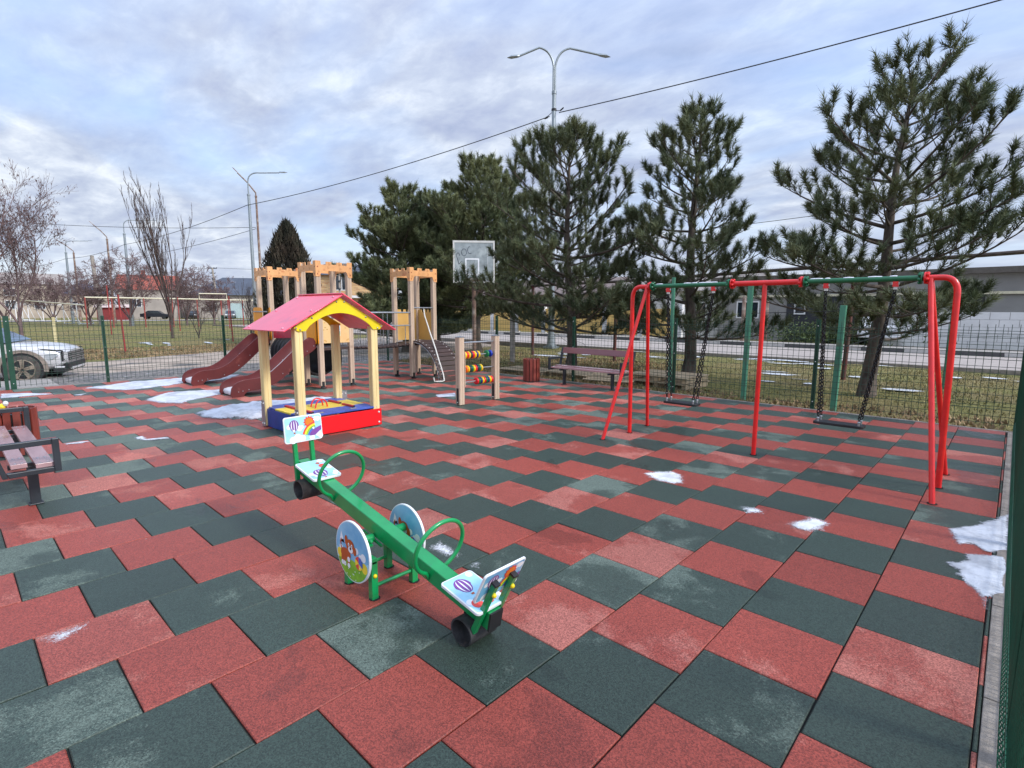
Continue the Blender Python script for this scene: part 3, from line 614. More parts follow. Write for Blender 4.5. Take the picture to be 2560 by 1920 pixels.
# base frame: four legs, two rails, pivot axle, clamp plates
for sx_, sy_ in ((-1, -1), (-1, 1), (1, -1), (1, 1)):
    b = MB(); x = PX+sx_*.135; y = PY+sy_*.14; hh = .20 if sx_ > 0 else .2
    b.box(x-.02, y-.02, -.01, x+.02, y+.02, hh+.03); b.cyl((x+.004, y+.003, .0015), (x+.004, y+.003, .0045), .034, n=10, mat=1); b.build('leg', [m_grnp, m_gap_shade], seesaw, so_, bevel=.003)  # dark disc round each foot paints the contact shadow
for sx_ in (-1, 1):
    b = MB(); b.cyl((PX+sx_*.135, PY-.12, .075), (PX+sx_*.135, PY+.12, .075), .011); b.build('rail', m_grnp, seesaw, so_, smooth=True)
for sy_ in (-1, 1):
    b = MB(); y = PY+sy_*.14
    b.box(PX-.155, y-.018, .215, PX+.155, y+.018, .25); b.build('side_bar', m_grnp, seesaw, so_, bevel=.003)
    b = MB(); b.cyl((PX, y, .25), (PX, y, .31), .022, n=14); b.cyl((PX, PY+sy_*.05, .30), (PX, PY+sy_*.175, .30), .026, n=16); b.build('pivot_hub', m_grnp, seesaw, so_, smooth=True)
    b = MB(); b.box(-.10, sy_*.044-.006, -.07, .10, sy_*.044+.022*sy_ if sy_ > 0 else sy_*.044+.006, -.058, 0, TB)
    b.box(-.095, sy_*.10-.028, -.062, .075, sy_*.10+.012, -.052, 0, TB)
    for q in (-.075, .055): b.ball(TB @ Vector((q, sy_*.09, -.040)), .013, 1)
    b.build('clamp_plate', [m_grnp, m_grnp], seesaw, so_, smooth=True)
    # printed disc
    yd = PY+sy_*.188; cz = 0.262; b = MB(); k = 48
    o = (PX+.012, yd-.008 if sy_ < 0 else yd-.008, cz); ux = Vector((1, 0, 0)); uz = Vector((0, 0, 1))
    b.prism(circ(0, 0, .183, k), (PX+.012, yd-.008, cz), ux, uz, .016, 0)
    d = Decor(b, (PX+.012, yd-.008, cz), ux, uz); d.put(circ(0, 0, .176, k), pSK)
    d.put(circ(0, 0, .175, 24, 188, 352)+[(.172, -.02), (.05, -.075), (-.06, -.05), (-.172, -.01)], pLB)
    d.put([(-.115, .10), (-.135, .035), (-.09, .055), (-.08, .03)], pCL); clouds(d, [(-.12, -.005, .02), (.12, .0, .026), (.09, -.01, .02), (.05, .02, .02)])
    d.put(circ(0, 0, .174, 26, 205, 335)+[(.12, -.065), (0, -.05), (-.11, -.055)], pGR)
    d.put(circ(-.135, -.04, .03, 12), pYE); d.put(circ(.13, -.06, .032, 12), pYE)
    # a simple brown puppy and a beach ball
    d.put([(-.13, .03), (-.118, .055), (-.112, .05), (-.118, .01), (-.105, -.01), (-.118, -.02)], pBR)
    d.put([(p[0], p[1]) for p in circ(-.07, -.03, .055, 20, ry=.036)], pBR)
    for lx in (-.11, -.085, -.04): d.put(rrect(lx-.011, -.095, lx+.013, -.045, .008), pBR); d.put(circ(lx+.003, -.093, .015, 12), pCL)
    d.put(circ(-.015, .03, .046, 20, ry=.042), pBR); d.put([(p[0], p[1]) for p in circ(-.058, .058, .016, 14, ry=.03)], pBR); d.put(circ(.032, .012, .017, 14, ry=.026), pBR)
    d.put(circ(-.012, .010, .026, 16, ry=.020), pCL); d.put(circ(-.012, .018, .010, 10), pDK); d.put(circ(-.030, .038, .008, 10, ry=.011), pCL); d.put(circ(.002, .036, .008, 10, ry=.011), pCL)
    d.put(circ(-.029, .036, .004, 8), pDK); d.put(circ(.003, .034, .004, 8), pDK); d.put(circ(-.035, -.055, .016, 12), pCL)
    for q, (a0, a1, m) in enumerate(((90, 150, pRE), (150, 210, pYE), (210, 270, pRE), (270, 330, pYE), (330, 390, pBL), (30, 90, pBL))): d.put([(.075, -.045)]+circ(.075, -.045, .04, 8, a0, a1), m)
    # speckles of flowers
    for q in range(14): a = random.uniform(R(215), R(325)); rr = random.uniform(.11, .165); d.put(circ(rr*math.cos(a), rr*math.sin(a), .004, 8), pCL)
    b.build('printed_disc', PR, seesaw, so_, bevel=.003)
for (x, y, z) in ((PX+.157, PY-.14, .145), (PX+.157, PY+.14, .16), (PX-.11, PY+.14, .15), (PX+.11, PY+.165, .09)):
    b = MB(); b.ball((x, y, z), .0125, 0, 10); b.build('bolt_cap', m_yelb, seesaw, so_, smooth=True)

# ================================================================== SWING SET
SY = 4.38; SZ = 1.955
swing = thing('swing_set', 'red and green steel frame with two hanging flat swings', 'swing set', (-2.1, SY, 0)); so_ = (-2.1, SY, 0)
def bend(p0, c, p1, n=8):
    p0, c, p1 = Vector(p0), Vector(c), Vector(p1); return [(p0*(1-t)**2+c*2*t*(1-t)+p1*t*t) for t in [i/n for i in range(n+1)]]
for s_, xe, xt, xb in ((-1, -3.76, -3.49, -3.74), (1, -0.445, -0.70, -0.425)):
    b = MB(); b.tube([(xt+s_*-.03, SY, SZ)]+bend((xe-s_*.12, SY, SZ), (xe, SY, SZ+.0), (xe, SY, SZ-.16))+[(xb, SY, -.01)], .027, 12); b.cyl((xb, SY, .0015), (xb, SY, .005), .040, n=14, mat=1)  # flat dark disc at the foot stands in for contact shadow
    b.build('bent_leg', [m_redp, m_gap_shade], swing, so_, smooth=True, ang=60)
    for yb in (3.80, 4.95):
        b = MB(); b.tube([(xt+s_*.055, SY+(yb-SY)*.02, SZ-.01), ((-3.79 if s_ < 0 else -.415), yb, -.01)], .023, 12); b.cyl(((-3.79 if s_ < 0 else -.415), yb, .0015), ((-3.79 if s_ < 0 else -.415), yb, .005), .038, n=14, mat=1); b.build('leg', [m_redp, m_gap_shade], swing, so_, smooth=True, ang=60)  # foot disc: contact shadow put into the leg mesh
b = MB(); b.tube([(-2.105, SY, SZ), (-2.11, SY, -.01)], .025, 12); b.cyl((-2.11, SY, .0015), (-2.11, SY, .005), .038, n=14, mat=1); b.build('leg', [m_redp, m_gap_shade], swing, so_, smooth=True, ang=60)  # middle leg gets the same painted contact shadow disc
xj = [-3.49, -2.48, -1.715, -0.70]
b = MB(); b.tube([(xj[1], SY, SZ), (xj[2], SY, SZ)], .030, 12); b.build('middle_bar', m_redp, swing, so_, smooth=True)
for a_, c_ in ((0, 1), (2, 3)):
    b = MB(); b.tube([(xj[a_], SY, SZ), (xj[c_], SY, SZ)], .027, 12)
    for q in range(7): xq = xj[a_]+.08+(xj[c_]-xj[a_]-.16)*random.random(); b.ball((xq, SY-.004, SZ+.024), .012, 1, 8, (random.uniform(2, 6), 1.1, .8))
    b.build('swing_bar', [m_grnbar, m_snow], swing, so_, smooth=True)
for i, x in enumerate(xj):
    for q, (dx, m) in enumerate(((-.012, m_redp if i % 2 == 0 else m_grnbar), (.012, m_grnbar if i % 2 == 0 else m_redp))):
        b = MB(); b.cyl((x+dx-.006, SY, SZ), (x+dx+.006, SY, SZ), .056, n=20)
        for j in range(6):
            t = math.pi/3*j+.3; b.ball((x+dx+(-.018 if q == 0 else .018), SY+.044*math.cos(t), SZ+.044*math.sin(t)), .016, 0, 8)
        b.build('flange', m, swing, so_, smooth=True)
def chain(mb, p0, p1, link=0.05, r=0.0052, w=0.015):
    p0, p1 = Vector(p0), Vector(p1); d = (p1-p0); Ln = d.length; d.normalize(); n = max(3, int(Ln/(link*.72))); a = d.orthogonal().normalized(); c = d.cross(a)
    for i in range(n):
        m = p0+d*Ln*(i+.5)/n; s = a if i % 2 else c; h = Ln/n*.66
        pts = [m+d*h*math.cos(t)+s*w*math.sin(t) for t in [2*math.pi*j/8 for j in range(8)]]
        mb.tube(pts, r, 5, closed=True)
for (xh0, xh1, xs0, xs1, lab) in ((-3.255, -2.68, -3.35, -2.90, 'a'), (-1.50, -0.91, -1.555, -1.085, 'b')):
    ys, zs = (4.62, .455) if lab == 'a' else (4.58, .45)
    for xh in (xh0, xh1):
        b = MB(); b.box(xh-.022, SY-.02, SZ-.075, xh+.022, SY+.02, SZ-.025, 0); b.cyl((xh-.03, SY, SZ-.045), (xh+.03, SY, SZ-.045), .012, mat=1); b.box(xh-.014, SY-.014, SZ-.10, xh+.014, SY+.014, SZ-.072, 1)
        b.build('hanger', [m_redp, m_white], swing, so_)
    seat = MB(); seat.prism(rrect(xs0, ys-.085, xs1, ys+.085, .03), (0, 0, zs+.014), (1, 0, 0), (0, 1, 0), .028); so1 = seat.build('swing_seat', m_black, swing, so_, bevel=.004)
    for xh, xs in ((xh0, xs0+.045), (xh1, xs1-.045)):
        for yy in (-.06, .06):
            b = MB(); chain(b, (xh, SY, SZ-.10), (xs, ys+yy, zs+.07)); b.build('chain', m_chain, so1, so_, smooth=True)
            b = MB(); b.cyl((xs, ys+yy, zs+.012), (xs, ys+yy, zs+.045), .011, mat=0); b.ball((xs, ys+yy, zs+.05), .014); b.build('shackle', m_steel, so1, so_, smooth=True)

# ================================================================== COVERED SANDBOX
sx0, sx1, sy0, sy1 = -7.76, -6.61, 1.12, 2.33
sand = thing('covered_sandbox', 'square sandbox with closed lid under a pink red gable roof on four cream posts', 'sandbox', ((sx0+sx1)/2, (sy0+sy1)/2, 0)); so_ = ((sx0+sx1)/2, (sy0+sy1)/2, 0)
def gpost(mb, cx_, cy_, z0, z1, a=.05, mat=0, g=.006):
    P = []
    for (ux, uy) in ((1, 0), (0, 1), (-1, 0), (0, -1)):
        vx, vy = -uy, ux
        for t, dd in ((-a+.008, 0), (-.008, 0), (-.006, g), (.006, g), (.008, 0), (a-.008, 0)): P.append((cx_+ux*(a-dd)+vx*t, cy_+uy*(a-dd)+vy*t))
    n = len(P); mb.add([(x, y, z0) for x, y in P]+[(x, y, z1) for x, y in P], [(i, (i+1) % n, n+(i+1) % n, n+i) for i in range(n)]+[tuple(range(n-1, -1, -1)), tuple(range(n, 2*n))], mat)
for (x, y) in ((sx1-.055, sy0+.055), (sx1-.055, sy1-.06), (sx0+.055, sy0+.055), (sx0+.055, sy1-.06)):
    b = MB(); gpost(b, x, y, .02, 1.42, .052); b.build('post', m_cream, sand, so_)
for (x, y, sgx) in ((sx1, sy0, 1), (sx0, sy0, 1), (sx0, sy1, -1)):
    b = MB()
    if sgx > 0: b.box(x-(.105 if x > -7 else -.0), y-.004, .01, x+(0 if x > -7 else .105), y, .38); bolts = [(x+(-.02 if x > -7 else .02), y-.006, z) for z in (.05, .34)]+[(x+(-.085 if x > -7 else .085), y-.006, z) for z in (.05, .34)]
    else: b.box(x+.07, y-.012, .05, x+.075, y+.09, .38); bolts = [(x+.078, y+.06, .34), (x+.078, y+.0, .34)]
    for q in bolts: b.ball(q, .013, 1)
    b.build('bracket', [m_steel, m_white], sand, so_, smooth=True)
b = MB(); b.box(sx1, sy0+.01, .012, sx1+.014, sy1+.005, .248)
for z in (.055, .20): b.ball((sx1+.016, sy1-.04, z), .015, 1); b.ball((sx1+.016, sy0+.05, z), .015, 1)
b.build('side_panel', [m_redpl, m_white], sand, so_, smooth=True, bevel=.003)
for yy in (sy0+.03, sy1-.03-.014):
    b = MB(); b.box(sx0+.10, yy, .012, sx1-.10 if yy > 2 else sx1-.004, yy+.014, .262); b.build('side_panel', m_bluep, sand, so_)
b = MB(); b.box(sx0-.014, sy0, .012, sx0-.001, sy1, .25); b.build('side_panel', m_redpl, sand, so_)
# lid planks: blue sides, yellow middle
xx = sx0+.02; wds = [.10]*11+[.03]; i = 0
while xx < sx1-.02:
    w_ = min(.098, sx1-.004-xx); mid = xx+w_/2; b = MB(); inn = -7.42 < mid < -6.98; b.box(xx+.0015, sy0+.05 if xx > sx0+.1 else sy0+.11, .262, xx+w_-.0015, sy1-.06 if xx > sx0+.1 else sy1-.12, .284+(i % 3)*.0008)
    b.build('lid_plank', m_yelw if inn else m_blue, sand, so_, bevel=.003); xx += w_+.001; i += 1
for (x0_, x1_, y0_) in ((-7.49, -7.14, 1.345), (-7.47, -7.15, 2.0), (-7.06, -6.76, 1.99), (-6.98, -6.72, 1.36)):
    b = MB(); b.box(x0_, y0_-.02, .286, x1_, y0_+.02, .31, 0); b.box(x1_-.001, y0_-.019, .287, x1_+.003, y0_+.019, .309, 1); b.build('lid_batten', [M('lid_batten_red', S(190, 40, 40), .5), m_black], sand, so_, bevel=.003)
for x in (-7.21, -7.08):
    pts = bend((x, 1.58, .285), (x, 1.60, .40), (x, 1.67, .40), 5)[:-1]+bend((x, 1.67, .40), (x, 1.75, .40), (x, 1.76, .285), 5)
    b = MB(); b.tube(pts, .010, 8); b.build('lid_handle', m_redp, sand, so_, smooth=True, ang=60)
for (x, y) in ((-6.70, 1.45), (-6.68, 1.93), (-7.5, 1.43), (-7.5, 1.95)):
    b = MB(); b.box(x-.03, y-.05, .286, x+.03, y+.05, .290)
    for q in (-.03, .03): b.ball((x, y+q, .292), .007)
    b.build('hinge', m_steel, sand, so_)
# gables with arches
for xg in (sx1-.002, sx0-.012):
    ym = 1.752; P = [(1.100, 1.425), (1.160, 1.378), (1.262, 1.378)]
    for i in range(1, 18):
        t = i/18; y = 1.262+(2.24-1.262)*t; P.append((y, 1.385+.222*math.sin(math.pi*t)**.75))
    P += [(2.24, 1.378), (2.345, 1.378), (2.405, 1.425), (1.752, 1.812)]
    b = MB(); b.prism(P, (xg+.016, 0, 0), (0, 1, 0), (0, 0, 1), .016)
    for y, z in ((1.135, 1.418), (1.19, 1.40), (1.35, 1.545), (1.70, 1.755), (1.81, 1.755), (2.13, 1.552), (2.37, 1.42), (2.31, 1.398)): b.ball((xg+.018, y, z), .013, 1, 8)
    b.build('gable', [m_yel, m_steel], sand, so_, smooth=True, bevel=.002)
for s_, e in ((-1, (.95, 1.375)), (1, (2.565, 1.36))):
    a = Vector((0, e[0], e[1])); r_ = Vector((0, 1.752-s_*0.0, 1.835+(0.02 if s_ > 0 else 0))); dd = (r_-a).normalized(); nn = Vector((0, dd.z*(-1 if s_ > 0 else -1), dd.y)) if s_ < 0 else Vector((0, -dd.z, dd.y))
    nn = Vector((1, 0, 0)).cross(dd)
    if nn.z < 0: nn = -nn
    Ln = (r_-a).length+(0.012 if s_ > 0 else 0)
    X0, X1 = (-7.80, -6.52)
    b = MB(); Tm = Matrix(((1, dd.x, nn.x, 0), (0, dd.y, nn.y, a.y), (0, dd.z, nn.z, a.z), (0, 0, 0, 1)))
    b.box(X0, 0, 0, X1, Ln, .014, 0, Tm)
    for u in (.06, .50, Ln-.06):
        for x in (X0+.10, X1-.14): b.ball(Tm @ Vector((x, u, .016)), .017, 1, 8)
    b.build('roof_panel', [m_pink, M('roof_bolt', S(214, 150, 168), .35)], sand, so_, smooth=True, bevel=.003)

# ================================================================== CASTLE PLAY STRUCTURE
tower = thing('castle_play_structure', 'beige castle climbing frame with three crenellated towers, two maroon slides and a bridge', 'play structure', (-11.6, 4.7, 0)); so_ = (-11.6, 4.7, 0)
TW = [(-13.58, -12.93, 3.52, 4.19), (-11.28, -10.62, 3.52, 4.22), (-11.29, -10.61, 5.85, 6.53)]
CR = []
def crown_poly(W):
    P = [(0, -.32), (.085, -.32), (.10, -.30), (.125, -.225), (.15, -.20), (W-.15, -.20), (W-.125, -.225), (W-.10, -.30), (W-.085, -.32), (W, -.32), (W, 0)]
    edges = [(W-.115, 0), (W-.125, -.075), (W*.72+.012, -.075), (W*.72, -.015), (W*.575, -.015), (W*.575-.012, -.075), (W*.44, -.075), (W*.43, -.012), (W*.285, -.012), (W*.275, -.075), (.125, -.075), (.115, 0), (0, 0)]
    return P+edges
for (x0, x1, y0, y1) in TW:
    for (x, y) in ((x0, y0), (x1, y0), (x0, y1), (x1, y1)):
        b = MB(); gpost(b, x, y, .06, 2.62, .052); pp = b.build('post', m_beige, tower, so_)
        b = MB(); b.box(x-.012, y-.03, -.005, x+.012, y+.03, .16); b.box(x-.03, y-.03, -.008, x+.03, y+.03, .004); b.box(x+.054, y-.028, .02, x+.06, y+.028, .15)
        b.cyl((x+.058, y-.06, .015), (x+.058, y+.06, .015), .012); b.build('foot', m_black, pp, so_)
    for side in range(4):
        W = (x1-x0 if side % 2 == 0 else y1-y0)+.13
        if side == 0: o, ux = (x0-.065, y0-.062, 2.645), (1, 0, 0)
        elif side == 1: o, ux = (x1+.062, y0-.065, 2.645), (0, 1, 0)
        elif side == 2: o, ux = (x1+.065, y1+.062, 2.645), (-1, 0, 0)
        else: o, ux = (x0-.062, y1+.065, 2.645), (0, -1, 0)
        b = MB(); b.prism(crown_poly(W), o, ux, (0, 0, 1), .014); d = Decor(b, o, ux, (0, 0, 1))
        for (u, v) in ((W*.33, -.12), (W*.66, -.13), (.06, -.2), (W-.06, -.24), (W*.36, -.04), (W*.64, -.04)):
            for q in ((0, 0), (.022, -.022), (-.004, -.034)): d.arc(u+q[0], v+q[1], .010, .0135, 0, 360, 1, 10)
        for (u, v) in ((.045, -.12), (.045, -.27), (W-.045, -.12), (W-.045, -.27)): d.put(circ(u, v, .014, 10), 2)
        b.build('crown_panel', [m_crown, m_line, M('panel_bolt', S(150, 70, 54), .4)], tower, so_, bevel=.003)
    b = MB(); b.box(x0-.02, y0-.02, .80, x1+.02, y1+.02, .86); b.build('deck', m_plank, tower, so_, bevel=.004)
# bridge
b = MB(); y = 4.29; i = 0
while y < 5.78: b.box(-11.26, y, .80+.02*math.cos((y-5.03)*3.2)*-1, -10.64, y+.085, .83+.02*math.cos((y-5.03)*3.2)*-1); y += .11; i += 1
b.build('bridge_deck', m_plank, tower, so_, bevel=.003)
b = MB()
for x in (-11.22, -10.68): b.tube([(x, 4.2, .80), (x, 5.03, .775), (x, 5.86, .80)], .018, 8)
b.build('bridge_bearer', m_black, tower, so_)
for x in (-11.28, -10.60):
    b = MB(); b.tube([(x, 4.2, 1.587), (x, 5.87, 1.587)], .018, 10); b.tube([(x, 4.2, 1.285), (x, 5.87, 1.285)], .015, 8)
    for yy in (4.40, 4.62, 4.86, 5.05, 5.17, 5.42, 5.66):
        top = 1.587 if int(yy*100) % 2 else 1.285
        b.tube([(x, yy, top), (x, yy, .84)], .0085, 6); b.ball((x, yy, .96), .018)
    b.build('bridge_rail', m_steel, tower, so_, smooth=True, ang=60)
# arched plank ramp
def arc_pt(t): a = R(88)*t; return (-10.60+1.02*math.sin(a)*.97, .90-.93*(1-math.cos(a)))
nP = 12
for i in range(nP):
    t0, t1 = i/nP+.006, (i+1)/nP-.006; xa, za = arc_pt(t0); xb_, zb_ = arc_pt(t1); dx, dz = xb_-xa, zb_-za; ln = math.hypot(dx, dz); nx, nz_ = -dz/ln, dx/ln
    if nz_ < 0: nx, nz_ = -nx, -nz_
    P = [(xa, za), (xb_, zb_), (xb_+nx*.022, zb_+nz_*.022), (xa+nx*.022, za+nz_*.022)]
    b = MB(); b.prism(P, (0, 5.855, 0), (1, 0, 0), (0, 0, 1), .67)
    rp_ = b.build('ramp_plank', m_plank, tower, so_)
    for y in (5.93, 6.45): b = MB(); b.ball(((xa+xb_)/2+nx*.024, y, (za+zb_)/2+nz_*.024), .010); b.build('bolt', m_white, rp_, so_)
for y in (5.87, 6.51):
    b = MB(); b.tube([(arc_pt(i/16)[0]-.01, y, arc_pt(i/16)[1]-.02) for i in range(17)], .014, 8); b.build('ramp_stringer', m_steel, tower, so_, smooth=True)
b = MB(); b.tube([(-10.60, 5.90, 1.70), (-10.60, 6.5, 1.70)], .016, 10); b.build('grab_bar', m_steel, tower, so_, smooth=True)
rope = [(-10.6, 6.21, 1.68), (-10.56, 6.21, 1.50), (-10.43, 6.2, 1.27), (-10.28, 6.16, 1.06), (-10.1, 6.1, .88), (-9.92, 6.03, .70), (-9.76, 5.97, .51), (-9.65, 5.95, .34), (-9.575, 5.95, .17), (-9.53, 5.94, .04), (-9.52, 5.86, .028), (-9.58, 5.78, .028), (-9.63, 5.73, .03), (-9.64, 5.72, .12)]
b = MB(); b.tube(rope, .016, 8); b.build('climbing_rope', m_rope, tower, so_, smooth=True, ang=80)
b = MB(); chain(b, (-10.6, 6.21, 1.69), (-10.57, 6.21, 1.53), .05, .005, .014); b.build('rope_shackle', m_steel, tower, so_)
# ochre crenellated wall panels
def wallp(o, ux, W, z0=.90, z1=1.66, mat=m_ochre, nm='wall_panel', T=.014):
    H = z1-z0; P = [(0, 0), (W, 0), (W, H)]; k = 4
    for i in range(k-1, -1, -1):
        a = W*i/k; c = W*(i+1)/k
        P += [(c-W*.04, H), (a+W*.09, H), (a+W*.07, H-.07), (a-W*.02, H-.07)] if i else [(c-W*.04, H), (0, H)]
    b = MB(); b.prism(P, (o[0], o[1], z0), ux, (0, 0, 1), T); return b.build(nm, mat, tower, so_, bevel=.002)
wallp((-11.27, 5.90, 0), (0, 1, 0), .58); wallp((-11.24, 6.53, 0), (1, 0, 0), .60)
# framed picture panel on the middle tower
b = MB(); o = (-10.575, 3.50, .95); b.prism(rrect(0, 0, .74, .50, .02), o, (0, 1, 0), (0, 0, 1), .014); d = Decor(b, o, (0, 1, 0), (0, 0, 1))
d.put([(.31, .15), (.46, .15), (.46, .37), (.31, .37)], 1); d.put([(.315, .155), (.455, .155), (.455, .20), (.315, .21)], 3); d.put([(.315, .20), (.455, .20), (.455, .245), (.42, .27), (.39, .25), (.36, .275), (.315, .24)], 2); d.put([(.315, .27), (.455, .27), (.455, .365), (.315, .365)], 4)
for (u, v) in ((.12, .33), (.16, .29), (.08, .28), (.58, .31), (.63, .35), (.10, .06), (.13, .045), (.64, .07), (.61, .05), (.11, .43)): d.put(rrect(u-.018, v-.01, u+.018, v+.01, .008), 5)
for (u, v) in ((.035, .04), (.705, .04)): d.put(circ(u, v, .013, 10), 6)
b.build('picture_panel', [M('peach_panel', S(226, 168, 106), .4, var=.10, scale=1.6, col2=S(222, 190, 134)), m_cl, M('print_teal', S(70, 150, 140), .4), M('print_grass', S(134, 176, 80), .4), m_lb, M('print_ochre', S(196, 150, 80), .4), M('panel_bolt', S(150, 70, 54))], tower, so_, bevel=.003)
# slides
prof = [(1.75, -.003), (1.715, .06), (1.735, .175), (1.78, .24), (1.85, .285), (1.97, .32), (2.12, .328), (2.26, .338), (2.38, .375), (2.5, .44), (2.68, .58), (2.93, .80), (3.20, 1.03), (3.30, 1.085), (3.40, 1.06), (3.45, .98), (3.46, .87), (3.38, .80), (3.2, .69), (2.92, .44), (2.75, .31), (2.6, .215), (2.45, .15), (2.3, .112), (2.1, .10), (2.02, .085), (1.97, .04), (1.95, -.003)]
for (xa, xb_) in ((-13.60, -12.97), (-11.26, -10.68)):
    sl_ = bpy.data.objects.new('slide', None); COL.objects.link(sl_); sl_.parent = tower; sl_.empty_display_size = .1
    for x in (xa, xb_):
        b = MB(); b.prism(prof, (x+.009, 0, 0), (0, 1, 0), (0, 0, 1), .018)
        for (y, z) in ((1.86, .10), (1.94, .11), (2.05, .125), (2.4, .19), (2.72, .38), (2.98, .60), (3.25, .80), (3.40, .90)): b.ball((x+.010, y, z), .011, 1)
        b.build('side_board', [m_maroon, m_steel], sl_, so_, smooth=True, bevel=.003)
    ch = [(1.80, .02), (1.78, .08), (1.80, .115), (1.88, .135), (2.0, .14), (2.28, .15), (2.45, .19), (2.63, .30), (2.9, .52), (3.22, .79), (3.36, .86), (3.52, .88)]
    b = MB(); X0, X1 = xa+.011, xb_-.011; vs = [(X0, y, z) for y, z in ch]+[(X1, y, z) for y, z in ch]; n = len(ch)
    b.add(vs, [(i, n+i, n+i+1, i+1) for i in range(n-1)]); b.build('chute', m_chute, sl_, so_, smooth=True, ang=60)
    # orange entrance boards
    for (o0, o1) in ((xa-.22, xa-.02), (xb_+.02, xb_+.12)):
        b = MB(); b.prism(rrect(o0, .96 if o0 < xa else .93, o1, 1.70 if xa < -12 else 1.50, .06), (0, 3.45, 0), (1, 0, 0), (0, 0, 1), .016); b.build('entrance_board', m_orange, tower, so_, bevel=.003)
    b = MB(); b.tube([(xa-.12, 3.42, 1.60 if xa < -12 else 1.42), (xb_+.02, 3.42, 1.60 if xa < -12 else 1.42)], .014, 8); b.build('entrance_bar', m_steel, tower, so_, smooth=True)
b = MB(); b.prism(rrect(-11.06, .92, -10.66, 1.46, .05), (0, 3.44, 0), (1, 0, 0), (0, 0, 1), .016); b.build('entrance_board', m_orange, tower, so_, bevel=.003)
b = MB(); b.prism(rrect(-13.80, 1.05, -13.30, 1.70, .07), (0, 3.44, 0), (1, 0, 0), (0, 0, 1), .016); b.build('entrance_board', m_orange, tower, so_, bevel=.003)
# crawl tunnel between the two slide towers
b = MB(); k = 26; vs = []
for x in (-12.9, -11.3):
    for r_ in (.44, .41):
        for i in range(k): t = 2*math.pi*i/k; vs.append((x, 3.86+r_*math.cos(t), .64+r_*math.sin(t)))
fs = []
for i in range(k): j = (i+1) % k; fs += [(i, j, 2*k+j, 2*k+i), (k+j, k+i, 3*k+i, 3*k+j), (j, i, k+i, k+j), (2*k+i, 2*k+j, 3*k+j, 3*k+i)]
b.add(vs, fs)
for i in range(9): x = -12.8+i*.18; b.tube([(x, 3.86+.45*math.cos(t), .64+.45*math.sin(t)) for t in [2*math.pi*j/20 for j in range(20)]], .018, 6, closed=True)
b.build('crawl_tunnel', m_black, tower, so_, smooth=True)
b = MB(); b.prism([(-12.85, .98), (-11.36, 1.04), (-11.36, 1.22), (-12.85, 1.20)], (0, 3.5, 0), (1, 0, 0), (0, 0, 1), .014); b.build('tunnel_fascia', M('crimson_panel', S(178, 34, 62), .35), tower, so_)
b = MB(); b.prism([(-11.23, .80), (-10.98, .80), (-10.98, .55), (-11.03, .30), (-11.03, .06), (-11.09, .06), (-11.12, .30), (-11.22, .55)], (0, 4.17, 0), (1, 0, 0), (0, 0, 1), .03); b.build('climbing_funnel', m_black, tower, so_)

# ================================================================== ABACUS FRAME
aba = thing('abacus_frame', 'two capped beige posts holding three rods of coloured play beads', 'abacus', (-7.02, 4.64, 0)); so_ = (-7.02, 4.64, 0)
for y in (4.215, 5.085):
    b = MB(); gpost(b, -7.02, y, .01, 1.18, .058); pp = b.build('post', m_beige, aba, so_)
    b = MB(); b.box(-7.082, y-.062, 1.18, -6.958, y+.062, 1.192); b.add([(-7.08, y-.06, 1.192), (-6.96, y-.06, 1.192), (-6.96, y+.06, 1.192), (-7.08, y+.06, 1.192), (-7.02, y, 1.21)], [(0, 1, 4), (1, 2, 4), (2, 3, 4), (3, 0, 4)]); b.build('post_cap', m_steel, pp, so_)
    b = MB(); b.box(-7.045, y-.064, .02, -6.995, y-.0585, .30); b.ball((-7.02, y-.066, .05), .011, 1); b.build('post_bracket', [m_black, m_steel], pp, so_)
b = MB(); b.tube([(-7.02, 4.27, 1.085), (-7.02, 5.03, 1.085)], .017, 10); b.build('top_bar', m_steel, aba, so_, smooth=True)
b = MB(); b.box(-7.0, 5.012, .32, -6.955, 5.026, .93); b.box(-7.0, 4.274, .32, -6.955, 4.285, .93); b.build('rod_plate', m_beige, aba, so_)
bc = {'y': M('bead_yellow', S(240, 190, 20), .3), 'o': M('bead_orange', S(242, 110, 30), .3), 'r': M('bead_red', S(214, 30, 40), .3), 'n': M('bead_navy', S(24, 40, 110), .3), 'b': M('bead_blue', S(20, 50, 160), .3), 'g': M('bead_green', S(14, 110, 60), .3), 'd': M('bead_dark', S(24, 48, 60), .3)}
def bead(y, z, c):
    b = MB(); k = 18; pr = [(-.021, .038), (-.021, .052), (-.012, .063), (0, .066), (.012, .063), (.021, .052), (.021, .038)]
    vs = [(-7.02+r_*math.cos(2*math.pi*i/k), y+a, z+r_*math.sin(2*math.pi*i/k)) for a, r_ in pr for i in range(k)]
    fs = [(j*k+i, j*k+(i+1) % k, (j+1)*k+(i+1) % k, (j+1)*k+i) for j in range(6) for i in range(k)]
    vs += [(-7.02, y-.021, z), (-7.02, y+.021, z)]; fs += [(i, 7*k, (i+1) % k) for i in range(k)]+[(6*k+i, 6*k+(i+1) % k, 7*k+1) for i in range(k)]
    b.add(vs, fs); b.build('bead', bc[c], aba, so_, smooth=True)
for z, row in ((.865, [(4.32, 'yrydryny'), (4.86, 'gb')]), (.62, [(4.34, 'oydgyrdgy')]), (.39, [(4.60, 'rgnyrgnyr')])):
    b = MB(); b.tube([(-7.02, 4.27, z), (-7.02, 5.03, z)], .011, 8); b.build('rod', m_steel, aba, so_, smooth=True)
    for y0, s_ in row:
        for i, c in enumerate(s_): bead(y0+i*(.0455 if len(s_) > 2 else .085), z, c)

